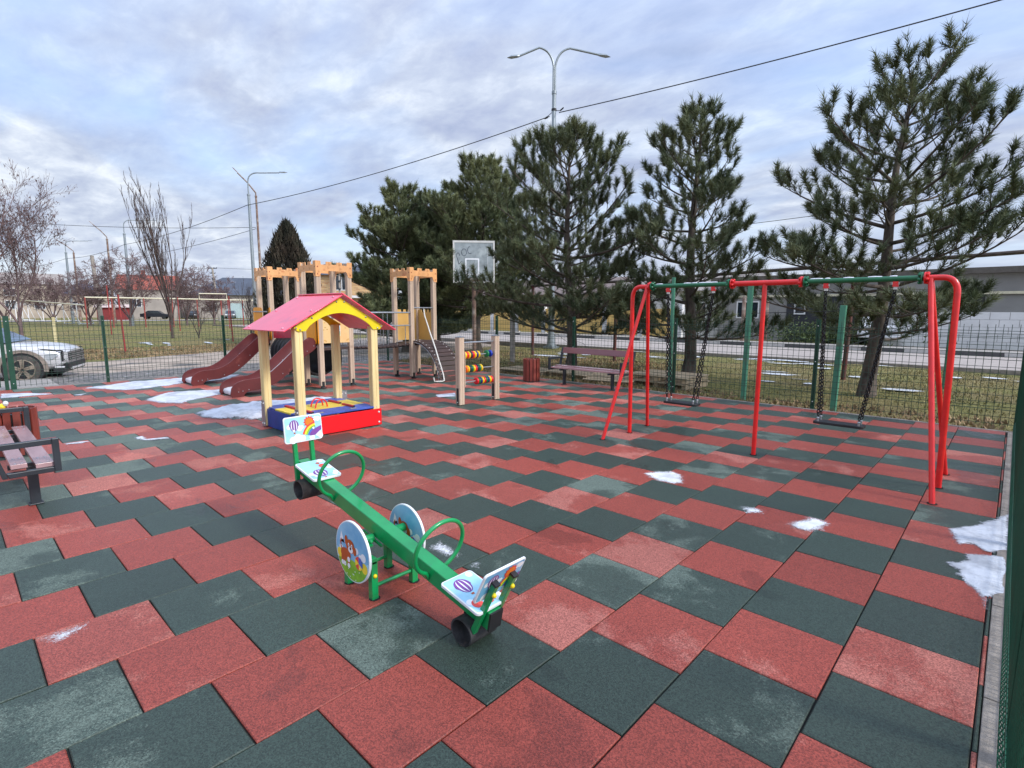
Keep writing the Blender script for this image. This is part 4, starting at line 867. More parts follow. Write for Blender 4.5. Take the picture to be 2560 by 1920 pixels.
# ================================================================== BENCHES AND BINS
def bench(x0, x1, yf, yb, label):
    """yf front edge, yb back edge (signed so the back may be either way)"""
    s = 1 if yb > yf else -1; o = ((x0+x1)/2, (yf+yb)/2, 0)
    t = thing('bench', label, 'bench', o, group='maroon slatted benches on the rubber tiles')
    def bx(mb, xa, ya, za, xb2, yb2, zb2, m=0): mb.box(min(xa, xb2), min(ya, yb2), za, max(xa, xb2), max(ya, yb2), zb2, m)
    D = abs(yb-yf)
    for i, (a, c) in enumerate(((.03, .145), (.195, D-.005))):
        b = MB(); za = .365+.02*i
        bx(b, x0+.02, yf+s*a, za, x1-.02, yf+s*c, za+.035)
        for x in (x0+.06, x0+.26, x1-.26, x1-.06):
            for q in (.3, .7): b.cyl((x, yf+s*(a+(c-a)*q), za+.034), (x, yf+s*(a+(c-a)*q), za+.038), .009, mat=1, n=8)
        b.build('seat_plank', [m_seat, m_steel], t, o, bevel=.006)
    b = MB(); Tk = Matrix(((1, 0, 0, 0), (0, 1, s*.26, yb+s*.105), (0, 0, 1, .68), (0, 0, 0, 1))); b.box(x0+.03, -.012, 0, x1-.03, .012, .13, 0, Tk)
    b.build('backrest_plank', m_bench, t, o, bevel=.006)
    for x in (x0+.30, x1-.30):
        b = MB(); bx(b, x-.022, (yf+yb)/2-.035, 0, x+.022, (yf+yb)/2+.035, .335); bx(b, x-.05, (yf+yb)/2-.05, 0, x+.05, (yf+yb)/2+.05, .012); b.build('leg', m_charc, t, o, bevel=.004)
        b = MB(); bx(b, x-.02, yf+s*.01, .325, x+.02, yb, .362); b.build('seat_bearer', m_charc, t, o)
    for x in (x0, x1):
        b = MB(); h = .026
        bx(b, x-h, yf-s*.01, .325, x+h, yf+s*.035, .60)
        def yz(P, w_=2*h):
            b.prism(P, (x+h, 0, 0), (0, 1, 0), (0, 0, 1), w_)
        yb2 = lambda z: yb+s*(.02+.12*(z-.345)/.455)
        yz([(yf+s*.0355, .5555), (yb2(.5555)-s*.0, .5555), (yb2(.60), .60), (yf+s*.0355, .60)])
        yz([(yf+s*.0355, .325), (yb2(.325)-s*.001, .325), (yb2(.365), .365), (yf+s*.0355, .365)])
        yz([(yb2(.325)+s*.001, .325), (yb2(.325)+s*.036, .325), (yb2(.80)+s*.036, .80), (yb2(.80)+s*.001, .80)]); b.build('arm_frame', m_charc, t, o, bevel=.004)
    return t
bench(-7.62, -5.76, 7.40, 7.75, 'maroon slatted bench by the back fence, left of the red swing frame')
bench(-7.80, -5.72, -1.345, -1.645, 'maroon slatted bench cut off by the left edge of the picture')
def bin_(x, y, label, r=.19, h=.53):
    o = (x, y, 0); t = thing('litter_bin', label, 'litter bin', o, group='round maroon slatted litter bins'); n = 14
    b = MB(); b.cyl((x, y, .01), (x, y, h-.05), r-.022, n=24, mat=0); b.cyl((x, y, 0), (x, y, .03), r-.005, n=24); b.build('liner', m_black, t, o, smooth=True)
    for i in range(n):
        a = 2*math.pi*i/n; ca, sa = math.cos(a), math.sin(a); b = MB(); Tm = Matrix(((ca, -sa, 0, x), (sa, ca, 0, y), (0, 0, 1, 0), (0, 0, 0, 1)))
        b.box(r-.014, -.033, .012, r+.004, .033, h, 0, Tm); b.build('slat', m_bin, t, o, bevel=.003)
    b = MB(); k = 28; b.tube([(x+(r-.018)*math.cos(2*math.pi*i/k), y+(r-.018)*math.sin(2*math.pi*i/k), h-.03) for i in range(k)], .010, 6, closed=True); b.build('rim_band', m_maroon, t, o, smooth=True)
    return t
bin_(-8.23, 7.50, 'round maroon litter bin standing left of the back bench')
bin_(-8.28, -1.42, 'round maroon litter bin behind the far arm of the left bench')
b = MB(); rg = random.Random(4)
for i in range(3):
    b.ball((-8.02+.02*i, -1.56+.03*i, .56+.035*i), .05-.008*i, 0 if i != 1 else 1, 7, (1, .8, .9))
tag(b.build('crumpled_bag', [m_white, m_py], o=(-8.0, -1.53, .5)), 'white and yellow crumpled bottle sticking out of the left bin', 'bag')  # whitish bag with yellow, shaped from squashed balls

# ================================================================== FENCES
m_wireb = M('fence_wire_lit', S(24, 80, 60), 0.4, var=0.1)  # lighter copy of the wire green, offsets self-shadowing on the right fence
def panel_np(p0, p1, z0, z1, parent, o, r=.0034, dx=.085, dz=.10):
    p0 = np.array(p0, float); p1 = np.array(p1, float); L_ = np.linalg.norm(p1-p0); d = (p1-p0)/L_; nrm = np.array([-d[1], d[0]]); segs = []
    n = int(L_/dx)
    for i in range(n+1):
        q = p0+d*L_*i/n; segs.append([q[0], q[1], z0, q[0], q[1], z1, r, r])
    zs = list(np.arange(z0+.03, z1, dz))
    for z in zs:
        a = p0+nrm*.004; c = p1+nrm*.004; segs.append([a[0], a[1], z, c[0], c[1], z, r, r])
    for zc in (z0+.25, z0+.95, z1-.15):        # stiffening folds
        for z, off in ((zc-.02, .02), (zc+.02, .02)):
            a = p0+nrm*off; c = p1+nrm*off; segs.append([a[0], a[1], z, c[0], c[1], z, r, r])
    V, Fc = tubes_np(segs, 4); V = V-np.array(o); return npmesh('mesh_panel', V, Fc, m_wireb if r < .003 else m_wire, parent)
def fpost(x, y, z1, parent, o, a=.03, b_=.02, bolts=None, z0=-.1):
    b = MB(); b.box(x-a, y-b_, z0, x+a, y+b_, z1)
    b.box(x-a-.001, y-b_-.001, z1, x+a+.001, y+b_+.001, z1+.006)
    if bolts:
        for z in (.12, .80, z1-.1): b.ball((x+bolts[0]*(a+.002), y+bolts[1]*(b_+.002), z), .009, 1)
    return b.build('post', [m_fence, m_white], parent, o)
YB = 8.17
bf = thing('mesh_fence', 'dark green wire mesh fence along the back between playground and grass', 'fence', (-7.5, YB, 0)); fo = (-7.5, YB, 0)
px_ = [-15.1, -12.55, -10.04, -7.52, -5.0, -2.45, 0.10]
for i, x in enumerate(px_):
    fpost(x, YB, 1.50, bf, fo, bolts=(0, -1))
    if i < len(px_)-1: panel_np((x, YB-.025), (px_[i+1], YB-.025), .05, 1.47, bf, fo)
lf = thing('mesh_fence', 'green wire mesh fence on the left between tiles and dirt road', 'fence', (-15.1, 4, 0)); fo = (-15.1, 4, 0)
py_ = [-0.96, 0.63, 3.15, 5.66, YB]
for i, y in enumerate(py_[:-1]):
    if i: fpost(-15.05, y, 1.50, lf, fo, .02, .03, (1, 0))
    panel_np((-15.02, y), (-15.02, py_[i+1]), .05, 1.47, lf, fo)
fpost(-15.05, -0.96, 1.50, lf, fo, .035, .045, (1, 0))
fpost(-15.05, -1.06, 1.50, lf, fo, .03, .03)
gt = thing('mesh_gate', 'green framed mesh gate leaf at the left edge of the picture', 'gate', (-15.08, -2.2, 0)); fo = (-15.08, -2.2, 0)
b = MB()
for (y0_, y1_, z0_, z1_) in ((-3.25, -3.19, .06, 1.47), (-1.21, -1.15, .06, 1.47)): b.box(-15.10, y0_, z0_, -15.05, y1_, z1_)
b.box(-15.10, -3.189, .06, -15.05, -1.211, .12); b.box(-15.10, -3.189, 1.41, -15.05, -1.211, 1.47); b.build('gate_frame', m_fence, gt, fo)
panel_np((-15.06, -3.18), (-15.06, -1.22), .12, 1.41, gt, fo)
rf = thing('mesh_fence', 'dark green wire fence running along the right kerb beside the viewer', 'fence', (0.085, 3, 0)); fo = (0.085, 3, 0)
ry = [YB, 5.65, 3.13, 0.61, -1.91]
for i, y in enumerate(ry):
    if i and i < 4: fpost(0.155, y, 1.50, rf, fo, .02, .03, (-1, 0))
    if i < 4: panel_np((0.090, y), (0.090, ry[i+1]), .02, 1.48, rf, fo, .0025, .06, .05)
sg_ = []
for k in range(260):
    y = YB-.04-k*.038
    for (xa, za, xb2, zb2) in ((.088, .13, .070, .085), (.070, .085, .070, .055), (.070, .055, .088, .012)): sg_.append([xa, y, za, xb2, y-.008, zb2, .0022, .0022])
for xq, zq in ((.070, .07), (.086, .125), (.086, .018)): sg_.append([xq, YB-.03, zq, xq, -1.75, zq, .0025, .0025])
V, Fc = tubes_np(sg_, 5); npmesh('bottom_fold', V-np.array(fo), Fc, m_wireb, rf)
# ================================================================== PINES
m_needle = M('pine_needles', S(68, 82, 58), 0.6, tone=True, scale=0.9, col2=S(112, 118, 84), spec=0.35)
m_needle2 = M('pine_needles_dark', S(78, 92, 64), 0.6, tone=True, scale=0.8, col2=S(124, 128, 88), spec=0.35)
def bez(p0, p1, p2, n): t = np.linspace(0, 1, n)[:, None]; return p0*(1-t)**2+2*p1*t*(1-t)+p2*t*t
def pine(label, base, H, lean, rmax, seed, zmin=1.0, step=.40, dens=1.0, r0=.15, mat=None, prof=1.0, needle=.150, nn=40, ntuft=1.0, wd=.0078, low=.9):
    r = np.random.RandomState(seed); base = np.array([base[0], base[1], gh(base[0], base[1])-.03]); segs = []; tufts = []
    N_ = 14; tz = np.linspace(0, 1, N_); tp = np.stack([lean[0]*tz**1.3+.05*np.sin(tz*7+seed), lean[1]*tz**1.3+.05*np.cos(tz*6+seed), tz*H], 1); tp[0, :2] = 0
    tr = r0*(1-tz)**.85+.012; tr[0] *= 1.25
    for i in range(N_-1): segs.append([*tp[i], *tp[i+1], tr[i], tr[i+1]])
    def at(z): t = z/H; return np.array([np.interp(t, tz, tp[:, k]) for k in range(3)])
    up = np.array([0, 0, 1.0]); z = zmin; ph = r.uniform(0, 6)
    while z < H-.12:
        t = (z-zmin)/(H-zmin); L0 = rmax*((1-t)**prof*.97+.07)*(low+(1-low)*min(1, t*4)); nb = int(round((4.6 if t < .8 else 4)*dens))
        for j in range(nb):
            az = ph+2*math.pi*j/nb+r.uniform(-.45, .45); Ln = L0*r.uniform(.62, 1.28); el = R(-9+44*t+r.uniform(-10, 14))
            h = np.array([math.cos(az), math.sin(az), 0]); side = np.array([-math.sin(az), math.cos(az), 0]); p0 = at(z+r.uniform(-.12, .12))
            d0 = h*math.cos(el)+up*math.sin(el); p1 = p0+d0*Ln*.55; p2 = p0+h*Ln*math.cos(el)+up*(Ln*math.sin(el)+Ln*(.16+.10*r.rand()))+side*r.uniform(-.2, .2)*Ln
            B = bez(p0, p1, p2, 9); br = np.interp(np.linspace(0, 1, 9), [0, 1], [.010+.015*Ln, .006])
            for i in range(8): segs.append([*B[i], *B[i+1], br[i], br[i+1]])
            m = max(2, int(Ln/.17*dens)); 
            for q in range(m):
                s_ = .20+.80*(q+.5)/m; k = s_*8; i = min(7, int(k)); pq = B[i]*(1-(k-i))+B[i+1]*(k-i); dq = B[i+1]-B[i]; dq /= np.linalg.norm(dq)
                sg = 1 if q % 2 else -1; sl_ = (1.08-s_)*Ln*.50*r.uniform(.6, 1.25)+.12; sd_ = dq*.62+side*sg*r.uniform(.45, .9)+up*r.uniform(.0, .45); sd_ /= np.linalg.norm(sd_)
                e = pq+sd_*sl_+up*sl_*.22; mid = pq+sd_*sl_*.55; C_ = bez(pq, mid, e, 5)
                for i2 in range(4): segs.append([*C_[i2], *C_[i2+1], .0085-.0014*i2, .0072-.0014*i2])
                ns = max(2, int(sl_/.11*ntuft))
                for s2 in list(range(ns))+[ns-1]*2:
                    u = (s2+1)/ns; k2 = u*4; i3 = min(3, int(k2)); pp = C_[i3]*(1-(k2-i3))+C_[i3+1]*(k2-i3); dd = C_[i3+1]-C_[i3]; dd /= np.linalg.norm(dd)+1e-9
                    fan = r.normal(0, .45, 3); td_ = dd*.8+up*r.uniform(.25, .95)+fan*(.7 if u < 1 else .3); td_ /= np.linalg.norm(td_); tufts.append([*pp, *td_, r.uniform(.14, .26)])
            tufts.append([*B[-1], *((B[-1]-B[-2])/np.linalg.norm(B[-1]-B[-2])*.7+up*.6), .28])
            for q in range(3): f_ = r.normal(0, .5, 3); f_[2] = abs(f_[2])+.5; f_ /= np.linalg.norm(f_); tufts.append([*(B[-1]*.9+B[-2]*.1), *f_, .22])
        ph += 1.1; z += step*(1.0-.35*t)*r.uniform(.85, 1.15)
    top = at(H)
    for q in range(7): f_ = np.array([r.normal(0, .35), r.normal(0, .35), 1.0]); f_ /= np.linalg.norm(f_); tufts.append([*(top-up*.05*q), *f_, .30])
    # dead twigs on the lower trunk
    for q in range(26): 
        zq = r.uniform(zmin*.6, zmin+1.4); a = r.uniform(0, 6.28); Lq = r.uniform(.3, .95); p0 = at(zq); p = p0
        dq = np.array([math.cos(a), math.sin(a), r.uniform(-.15, .25)])
        for i in range(4): p2 = p+dq*Lq/4; segs.append([*p, *p2, .006, .004]); dq = dq+r.normal(0, .2, 3); p = p2
    T = np.array(tufts); n = len(T); K = nn
    P = T[:, None, 0:3]; Dv = T[:, None, 3:6]; Ls = T[:, None, 6:7]
    rr = r.normal(0, 1, (n, K, 3)); perp = rr-(rr*Dv).sum(2, keepdims=True)*Dv; perp /= np.linalg.norm(perp, axis=2, keepdims=True)
    u = r.uniform(-.15, 1, (n, K, 1)); ang = np.radians(r.uniform(22, 62, (n, K, 1))); st_ = P+Dv*Ls*u; nl = needle*r.uniform(.75, 1.2, (n, K, 1))
    nd_ = Dv*np.cos(ang)+perp*np.sin(ang); tip = st_+nd_*nl; wv = np.cross(nd_, r.normal(0, 1, (n, K, 3))); wv /= np.linalg.norm(wv, axis=2, keepdims=True)+1e-9; wv *= wd
    V = np.stack([st_-wv, st_+wv, tip], 2).reshape(-1, 3); tone = np.repeat(r.uniform(.60, 1.45, n), K*3)*np.tile(np.array([.85, .85, 1.15]), n*K)
    t_ = thing('pine_tree', label, 'pine tree', tuple(base), group='young pines between the playground and the road')
    sv, sf = tubes_np(segs, 6); npmesh('trunk', sv, sf, m_bark, t_, smooth=True)
    npmesh('crown', V, np.arange(len(V)).reshape(-1, 3), mat or m_needle, t_, tone=tone); return n
cnt = 0
cnt += pine('tallest pine, right of the others, behind the right hand swing', (-2.12, 10.78), 5.95, (.28, .10), 2.35, 12, zmin=1.3, step=.46, r0=.145, prof=.66, dens=.88, nn=54, wd=.0062, ntuft=.64, low=.85)
cnt += pine('slender open pine behind the left swing seat', (-6.11, 11.2), 6.45, (-.02, .0), 2.2, 26, zmin=1.05, step=.46, r0=.15, prof=.74, dens=.88, nn=54, wd=.0062, ntuft=.66, low=.85)
cnt += pine('broad pine rising behind the back bench', (-9.05, 10.1), 6.15, (-.15, -.1), 2.75, 38, zmin=1.15, step=.42, r0=.14, prof=.74, dens=.94, nn=54, wd=.0064, ntuft=.72, low=.9)
cnt += pine('pine behind the basketball backboard and the abacus', (-16.0, 13.1), 7.15, (.1, .1), 3.0, 47, zmin=1.8, step=.40, r0=.16, prof=.66, dens=1.0, nn=46, ntuft=.85, wd=.008, needle=.16, mat=m_needle2)
cnt += pine('dense bushy pine farthest left in the row, behind the right castle tower', (-18.9, 11.6), 6.6, (.0, .0), 2.85, 62, zmin=.9, step=.38, r0=.15, prof=.72, dens=1.05, nn=46, ntuft=.85, wd=.0085, needle=.17, mat=m_needle2)
cnt += pine('low wide pine peeking out between the bushy pine and the backboard', (-20.6, 14.8), 6.3, (.0, .0), 2.7, 61, zmin=1.2, step=.42, r0=.12, prof=.55, dens=1.0, nn=34, ntuft=.9, wd=.0105, needle=.17, mat=m_needle2)
print('tufts', cnt)

# ================================================================== THUJA
def thuja(base, H, rad, label, seed=1):
    r = np.random.RandomState(seed); n = 26000; t = r.uniform(0, 1, n)**1.25; prof = rad*np.sin(np.clip((1-t), 0, 1)**.72*math.pi/2)**1.0
    az = r.uniform(0, 6.283, n); lobes = 1+.15*np.sin(az*5+t*9)+.13*np.sin(az*9-t*23)+.10*np.sin(az*17+t*41); rr = prof*lobes*(.60+.42*r.rand(n)**.6)
    P = np.stack([rr*np.cos(az), rr*np.sin(az), t*H*.97+.15], 1); h = r.uniform(.10, .26, n)*np.where(r.rand(n) > .95, 1.8, 1); d = np.stack([np.cos(az)*.28, np.sin(az)*.28, np.ones(n)], 1)+r.normal(0, .15, (n, 3))
    s = np.cross(d, r.normal(0, 1, (n, 3))); s /= np.linalg.norm(s, axis=1, keepdims=True); s *= .035
    V = np.stack([P-s, P+s, P+d*h[:, None]], 1).reshape(-1, 3)
    tn = np.repeat((.65+.5*(np.sin(az*5+t*9)*.5+.5))*r.uniform(.7, 1.3, n), 3)
    t_ = thing('thuja_tree', label, 'conifer', base); npmesh('crown', V, np.arange(3*n).reshape(n, 3), M('thuja_foliage', S(44, 48, 34), .85, tone=True, scale=1.2, col2=S(66, 54, 42)), t_, tone=tn)
    b = MB(); b.cyl((0, 0, -.1), (0, 0, H*.8), .12, .03, 8); b.build('trunk', m_bark, t_)
thuja((-27.4, 10.6, gh(-27.4, 10.6)), 6.1, 1.45, 'dark brownish conical thuja behind the castle towers', 2)

# ================================================================== BARE TREES
def bare(name, label, base, H, seed, stems=3, spread=.35, levels=4, r0=.13, mat=None, kids=5, leaf=0, upright=.6, split=.25, group=None, ratio=.55, zfork=1.2, cat='bare tree', minr=.006):
    r = np.random.RandomState(seed); segs = []; tips = []
    def grow(p, d, L_, rad, lv):
        n = max(3, int(5 if lv < 2 else 4)); pts = [p]; dd = d.copy()
        for i in range(n):
            dd = dd+r.normal(0, .10, 3)+np.array([0, 0, upright*.10]); dd /= np.linalg.norm(dd); pts.append(pts[-1]+dd*L_/n)
        rs_ = np.linspace(rad, max(minr*.7, rad*.35), n+1)
        for i in range(n): segs.append([*pts[i], *pts[i+1], rs_[i], rs_[i+1]])
        if lv >= levels: tips.append((pts[-1], dd)); return
        for k in range(kids):
            u = split+(1-split)*(k+r.rand())/kids; i = min(n-1, int(u*n)); f_ = u*n-i; q = pts[i]*(1-f_)+pts[i+1]*f_
            a = r.normal(0, 1, 3); a -= a.dot(dd)*dd; a /= np.linalg.norm(a); nd_ = dd*(1-spread*.35)+a*spread*r.uniform(.6, 1.35)+np.array([0, 0, upright*.35]); nd_ /= np.linalg.norm(nd_)
            grow(q, nd_, L_*ratio*r.uniform(.7, 1.15)*(1.15-u*.45), max(minr, rad*.42*(1.1-u*.4)), lv+1)
    for s_ in range(stems):
        a = 2*math.pi*s_/stems+r.rand(); tl = spread*.55 if stems > 1 else .05
        d = np.array([math.cos(a)*tl, math.sin(a)*tl, 1.0]); d /= np.linalg.norm(d); grow(np.array([0, 0, zfork*(.3+.7*r.rand()) if stems > 1 else 0.0])*1.0, d, H*.62*r.uniform(.85, 1.1), r0*(.75 if stems > 1 else 1), 1)
    if stems > 1: segs.append([0, 0, -.15, 0, 0, zfork, r0*1.3, r0])
    t_ = thing(name, label, cat, (base[0], base[1], gh(*base[:2]) if abs(base[0]) < 90 else 0), group=group)
    V, Fc = tubes_np(segs, 4 if len(segs) > 4000 else 5); npmesh('branches', V, Fc, mat or m_twig, t_, smooth=True)
    if leaf:
        T = np.array([np.r_[p, d] for p, d in tips]); idx = r.randint(0, len(T), leaf); P = T[idx, :3]-T[idx, 3:6]*r.uniform(0, .6, (leaf, 1))+r.normal(0, .04, (leaf, 3)); s = r.normal(0, .028, (leaf, 3)); q = r.normal(0, .02, (leaf, 3)); q[:, 2] -= .09
        V = np.stack([P, P+s, P+q], 1).reshape(-1, 3); npmesh('dry_leaves', V, np.arange(3*leaf).reshape(leaf, 3), M('dry_leaf', S(92, 70, 68), .8, var=.2), t_)
    return len(segs)
BG = 'bare trees beyond the dirt road'
bare('bare_tree', 'bare tree with clinging dry leaves, second from the left edge, behind the car', (-33.9, .75), 7.0, 3, stems=3, spread=.62, levels=4, r0=.065, kids=8, leaf=3200, upright=.35, minr=.005, group=BG, mat=m_twig2, zfork=1.6)
bare('bare_tree', 'bare leafy twigged tree at the very left edge of the picture', (-33.2, -.55), 7.4, 8, stems=3, spread=.55, levels=4, r0=.062, kids=8, leaf=2200, upright=.4, minr=.005, group=BG, mat=m_twig2, zfork=1.8)
bare('bare_tree', 'tall upright leafless tree with parallel stems on the lawn left of the lamps', (-36.4, 7.55), 10.0, 21, stems=8, spread=.16, levels=4, r0=.06, kids=6, upright=1.0, group=BG, zfork=1.3, ratio=.42, minr=.006)
B2 = 'rounded bare trees in front of the red roofed house'
for i, (x, y, h, sd_) in enumerate(((-66, 11.6, 7.2, 31), (-64, 16.2, 6.2, 33), (-70, 9.0, 6.6, 35), (-78, 7.0, 6.0, 37), (-80, 3.2, 6.8, 39), (-66, 19.5, 5.0, 43))):
    labs = ['rounded purplish bare tree left of the tall upright tree, before the red roof', 'rounded purplish bare tree right behind the tall upright tree', 'wispy bare tree between the two thin lamp posts', 'greyish bare tree behind the leftmost lamp posts', 'tangled bare tree behind the white goals', 'low bare tree right of the red roof']
    bare('bare_tree', labs[i], (x, y), h*1.15, sd_, stems=6, spread=.95, levels=4, r0=.09, kids=8, upright=.25, group=B2, mat=m_twig2, zfork=.9, minr=.014, ratio=.5)
bare('leafless_shrub', 'thin leafless shrub left of the castle slides beyond the road', (-31.5, 10.2), 3.6, 51, stems=6, spread=.4, levels=3, r0=.03, kids=5, upright=.6, zfork=.1, cat='shrub')
bare('leafless_shrub', 'thin leafless shrub beside the tall upright tree', (-35.2, 8.6), 3.0, 53, stems=5, spread=.7, levels=3, r0=.03, kids=5, upright=.4, zfork=.1, cat='shrub')

# ================================================================== LAMP POSTS, POLES, WIRES
m_lamp = M('lamp_post_steel', S(150, 158, 162), .4, .6, var=.12, scale=3, stretch=(1, 1, .2))
m_rust = M('rusty_pole', S(122, 98, 86), .7, var=.2, scale=3, dirt=(S(160, 150, 140), 2, .5))
LG = 'street lamps along the road'
def head(mb, p, d):
    d = Vector(d).normalized(); s = d.cross(Vector((0, 0, 1))); p = Vector(p); u = Vector((0, 0, 1))
    P = [(0, .05), (.12, .10), (.34, .13), (.52, .02)]; vs = []
    for a, w_ in P:
        for q, zq in ((-1, 0), (1, 0), (.6, .07), (-.6, .07)): vs.append(p+d*a+s*w_*q+u*(zq if w_ > .03 else .01))
    mb.add(vs, [(i*4+j, i*4+(j+1) % 4, (i+1)*4+(j+1) % 4, (i+1)*4+j) for i in range(3) for j in range(4)]+[(3, 2, 1, 0), (12, 13, 14, 15)])
t = thing('street_lamp', 'tall twin armed grey street lamp rising behind the broad pine', 'street lamp', (-15.25, 16.9, 0), group=LG); o = (-15.25, 16.9, 0); X, Y = o[:2]
b = MB(); b.cyl((X, Y, -.1), (X, Y, 10.75), .15, .085, 12); b.cyl((X, Y, .0), (X, Y, .5), .19, .17, 12); b.box(X-.26, Y-.26, -.05, X+.26, Y+.26, .03)
for q in range(4): a = math.pi/4+math.pi/2*q; b.box(X+.2*math.cos(a)-.03, Y+.2*math.sin(a)-.03, 0, X+.2*math.cos(a)+.03, Y+.2*math.sin(a)+.03, .12)
b.cyl((X, Y, 10.70), (X, Y, 10.82), .105, n=12); b.build('pole', m_lamp, t, o, smooth=True)
ad_ = Vector((.70, .714, 0))
for s_, drop, Lr in ((-1, .34, 1.55), (1, .22, 1.95)):
    c = Vector((X, Y, 0))+ad_*s_*.035; pts = [c+Vector((0, 0, z)) for z in (10.8, 11.3, 11.75)]
    pts += bend(c+Vector((0, 0, 11.8)), c+ad_*s_*.10+Vector((0, 0, 12.45)), c+ad_*s_*.62+Vector((0, 0, 12.52)), 7); pts.append(c+ad_*s_*Lr*.93+Vector((0, 0, 12.52-drop)))
    b = MB(); b.tube(pts, .045, 8); a_ = b.build('lamp_arm', m_lamp, t, o, smooth=True, ang=60)
    b = MB(); head(b, pts[-1]-Vector((0, 0, .03)), ad_*s_-Vector((0, 0, .12))); b.build('lamp_head', m_lamp, a_, o)
b = MB(); b.cyl((X, Y, 10.03), (X, Y, 10.12), .11, n=12)
for s_ in (-1, 1): b.tube([(X, Y, 10.05), (X+.30*s_, Y+.02, 9.98-.05*(s_ < 0)), (X+.52*s_, Y, 10.06-.2*(s_ < 0))], .014, 6); b.cyl((X+.34*s_, Y, 9.97-.12*(s_ < 0)), (X+.50*s_, Y, 10.04-.2*(s_ < 0)), .03)
b.build('wire_clamp', m_black, t, o)
def lamp1(x, y, H, arm, label, d, mat=m_lamp, kind='curve', r=.13):
    t = thing('street_lamp', label, 'street lamp', (x, y, 0), group=LG); o = (x, y, 0); d = Vector((*d, 0)).normalized()
    zc = H-1.45; b = MB(); b.cyl((x, y, -.1), (x, y, zc), r, r*.62, 10); b.cyl((x, y, zc-.06), (x, y, zc+.04), r*.8); b.build('pole', mat, t, o, smooth=True)
    c = Vector((x, y, 0)); b = MB()
    if kind == 'curve': pts = [c+Vector((0, 0, zc)), c+Vector((0, 0, H-.75))]+bend(c+Vector((0, 0, H-.7)), c+Vector((0, 0, H-.02)), c+d*.75+Vector((0, 0, H-.02)), 7)+[c+d*(arm)+Vector((0, 0, H+.10))]
    else: pts = [c+Vector((0, 0, zc)), c+Vector((0, 0, zc+.25)), c+d*arm*.45+Vector((0, 0, zc+.95)), c+d*arm+Vector((0, 0, zc+1.6))]
    b.tube(pts, .042 if kind == 'curve' else .05, 7); a_ = b.build('lamp_arm', mat, t, o, smooth=True, ang=60)
    b = MB(); dd = (pts[-1]-pts[-2]).normalized(); head(b, pts[-1], dd); b.build('lamp_head', mat, a_, o)
lamp1(-37.1, 12.7, 10.45, 1.9, 'curved grey street lamp standing left of the dark thuja', (.40, .92))
lamp1(-66.5, 11.9, 10.6, 2.4, 'curved grey street lamp crossing the tall bare tree on the left', (.15, .99), r=.16)
lamp1(-83.1, 9.4, 9.7, 2.2, 'faint curved street lamp farthest to the left', (.15, .99), r=.17)
lamp1(-42.6, 15.4, 11.5, 1.15, 'rust brown lamp post with a slanted arm beside the curved lamp', (-.45, -.9), m_rust, 'slant', r=.11)
lamp1(-78.7, 12.7, 11.2, 1.2, 'thin dark slanted arm lamp in front of the wispy bare tree', (-.3, -.95), m_rust, 'slant', r=.15)
lamp1(-94.0, 11.7, 10.6, 1.6, 'thin dark slanted arm lamp next to the faint leftmost lamp', (-.3, -.95), m_rust, 'slant', r=.16)
def cpole(x, y, H, label, lean=(0, 0), r=.14, cross=True, mat=None):
    t = thing('utility_pole', label, 'utility pole', (x, y, 0)); o = (x, y, 0)
    b = MB(); b.cyl((x, y, -.1), (x+lean[0], y+lean[1], H), r*1.15, r*.8, 8); b.build('pole', mat or m_conc, t, o, smooth=True)
    if cross:
        b = MB(); tx, ty = x+lean[0], y+lean[1]; d = Vector((.35, .94, 0)).normalized()
        for z, w_ in ((H-.1, .55), (H-.8, .32)):
            a = Vector((tx, ty, z)); b.tube([a-d*w_, a+d*w_], .05, 6)
            for q in (-1, -.4, .4, 1): b.cyl(a+d*w_*q, a+d*w_*q+Vector((0, 0, .2)), .05, .03, 6)
        for z in (H-1.6, H-2.4, H-3.2): b.ball((tx+.1, ty-.1, z), .14)
        b.build('crossarm', m_charc, t, o)
cpole(-85.3, 26.5, 7.6, 'concrete utility pole with insulators before the grey roofed house', (-.15, -.45), .16)
cpole(-74.0, 10.6, 7.4, 'plain concrete pole between the bare trees on the left', (-.1, -.25), .22, False)
cpole(-52.3, 27.4, 6.2, 'small pole with crossarm above the brick house', (0, 0), .12)
m_cable = M('black_cable', (.02, .02, .022), .6)
def wire(label, pts, sag, r=.014, tw=False):
    P = []
    for i in range(len(pts)-1):
        a, c = Vector(pts[i]), Vector(pts[i+1]); n = 20
        for j in range(n+(i == len(pts)-2)): t_ = j/n; q = a.lerp(c, t_); q.z -= sag*4*t_*(1-t_); P.append(q)
    b = MB(); b.tube(P, r, 5); ob = b.build('overhead_wire', m_cable, o=tuple(P[0]), smooth=True); tag(ob, label, 'wire', 'overhead wires'); return ob
wire('thick black cable running from the twin lamp up to the right', [(-15.05, 17.0, 9.95), (10, 19.4, 10.35)], .30, .020)
wire('black cable sagging from the twin lamp left to the curved lamp and beyond', [(-15.45, 16.85, 9.85), (-37.2, 12.6, 8.35), (-66.5, 11.8, 8.1), (-83.1, 9.4, 7.6), (-120, 6, 7.5)], .30, .020)
wire('level cable from the rust brown lamp to the far left', [(-42.7, 15.3, 7.8), (-60.2, 4.1, 8.65)], .18, .018)
wire('lower cable sloping left from the rust brown lamp', [(-42.7, 15.3, 7.7), (-78.7, 12.6, 7.3), (-94, 11.6, 7.0)], .35, .018)
wire('faint upper wire left of the concrete pole', [(-85.4, 26.0, 7.6), (-100, 14, 6.3)], .2, .02)
wire('faint upper wire right of the concrete pole', [(-85.4, 26.1, 7.6), (-70, 42, 7.4)], .2, .02)
wire('faint lower wire left of the concrete pole', [(-85.4, 26.0, 5.6), (-102, 14, 4.4)], .2, .02)
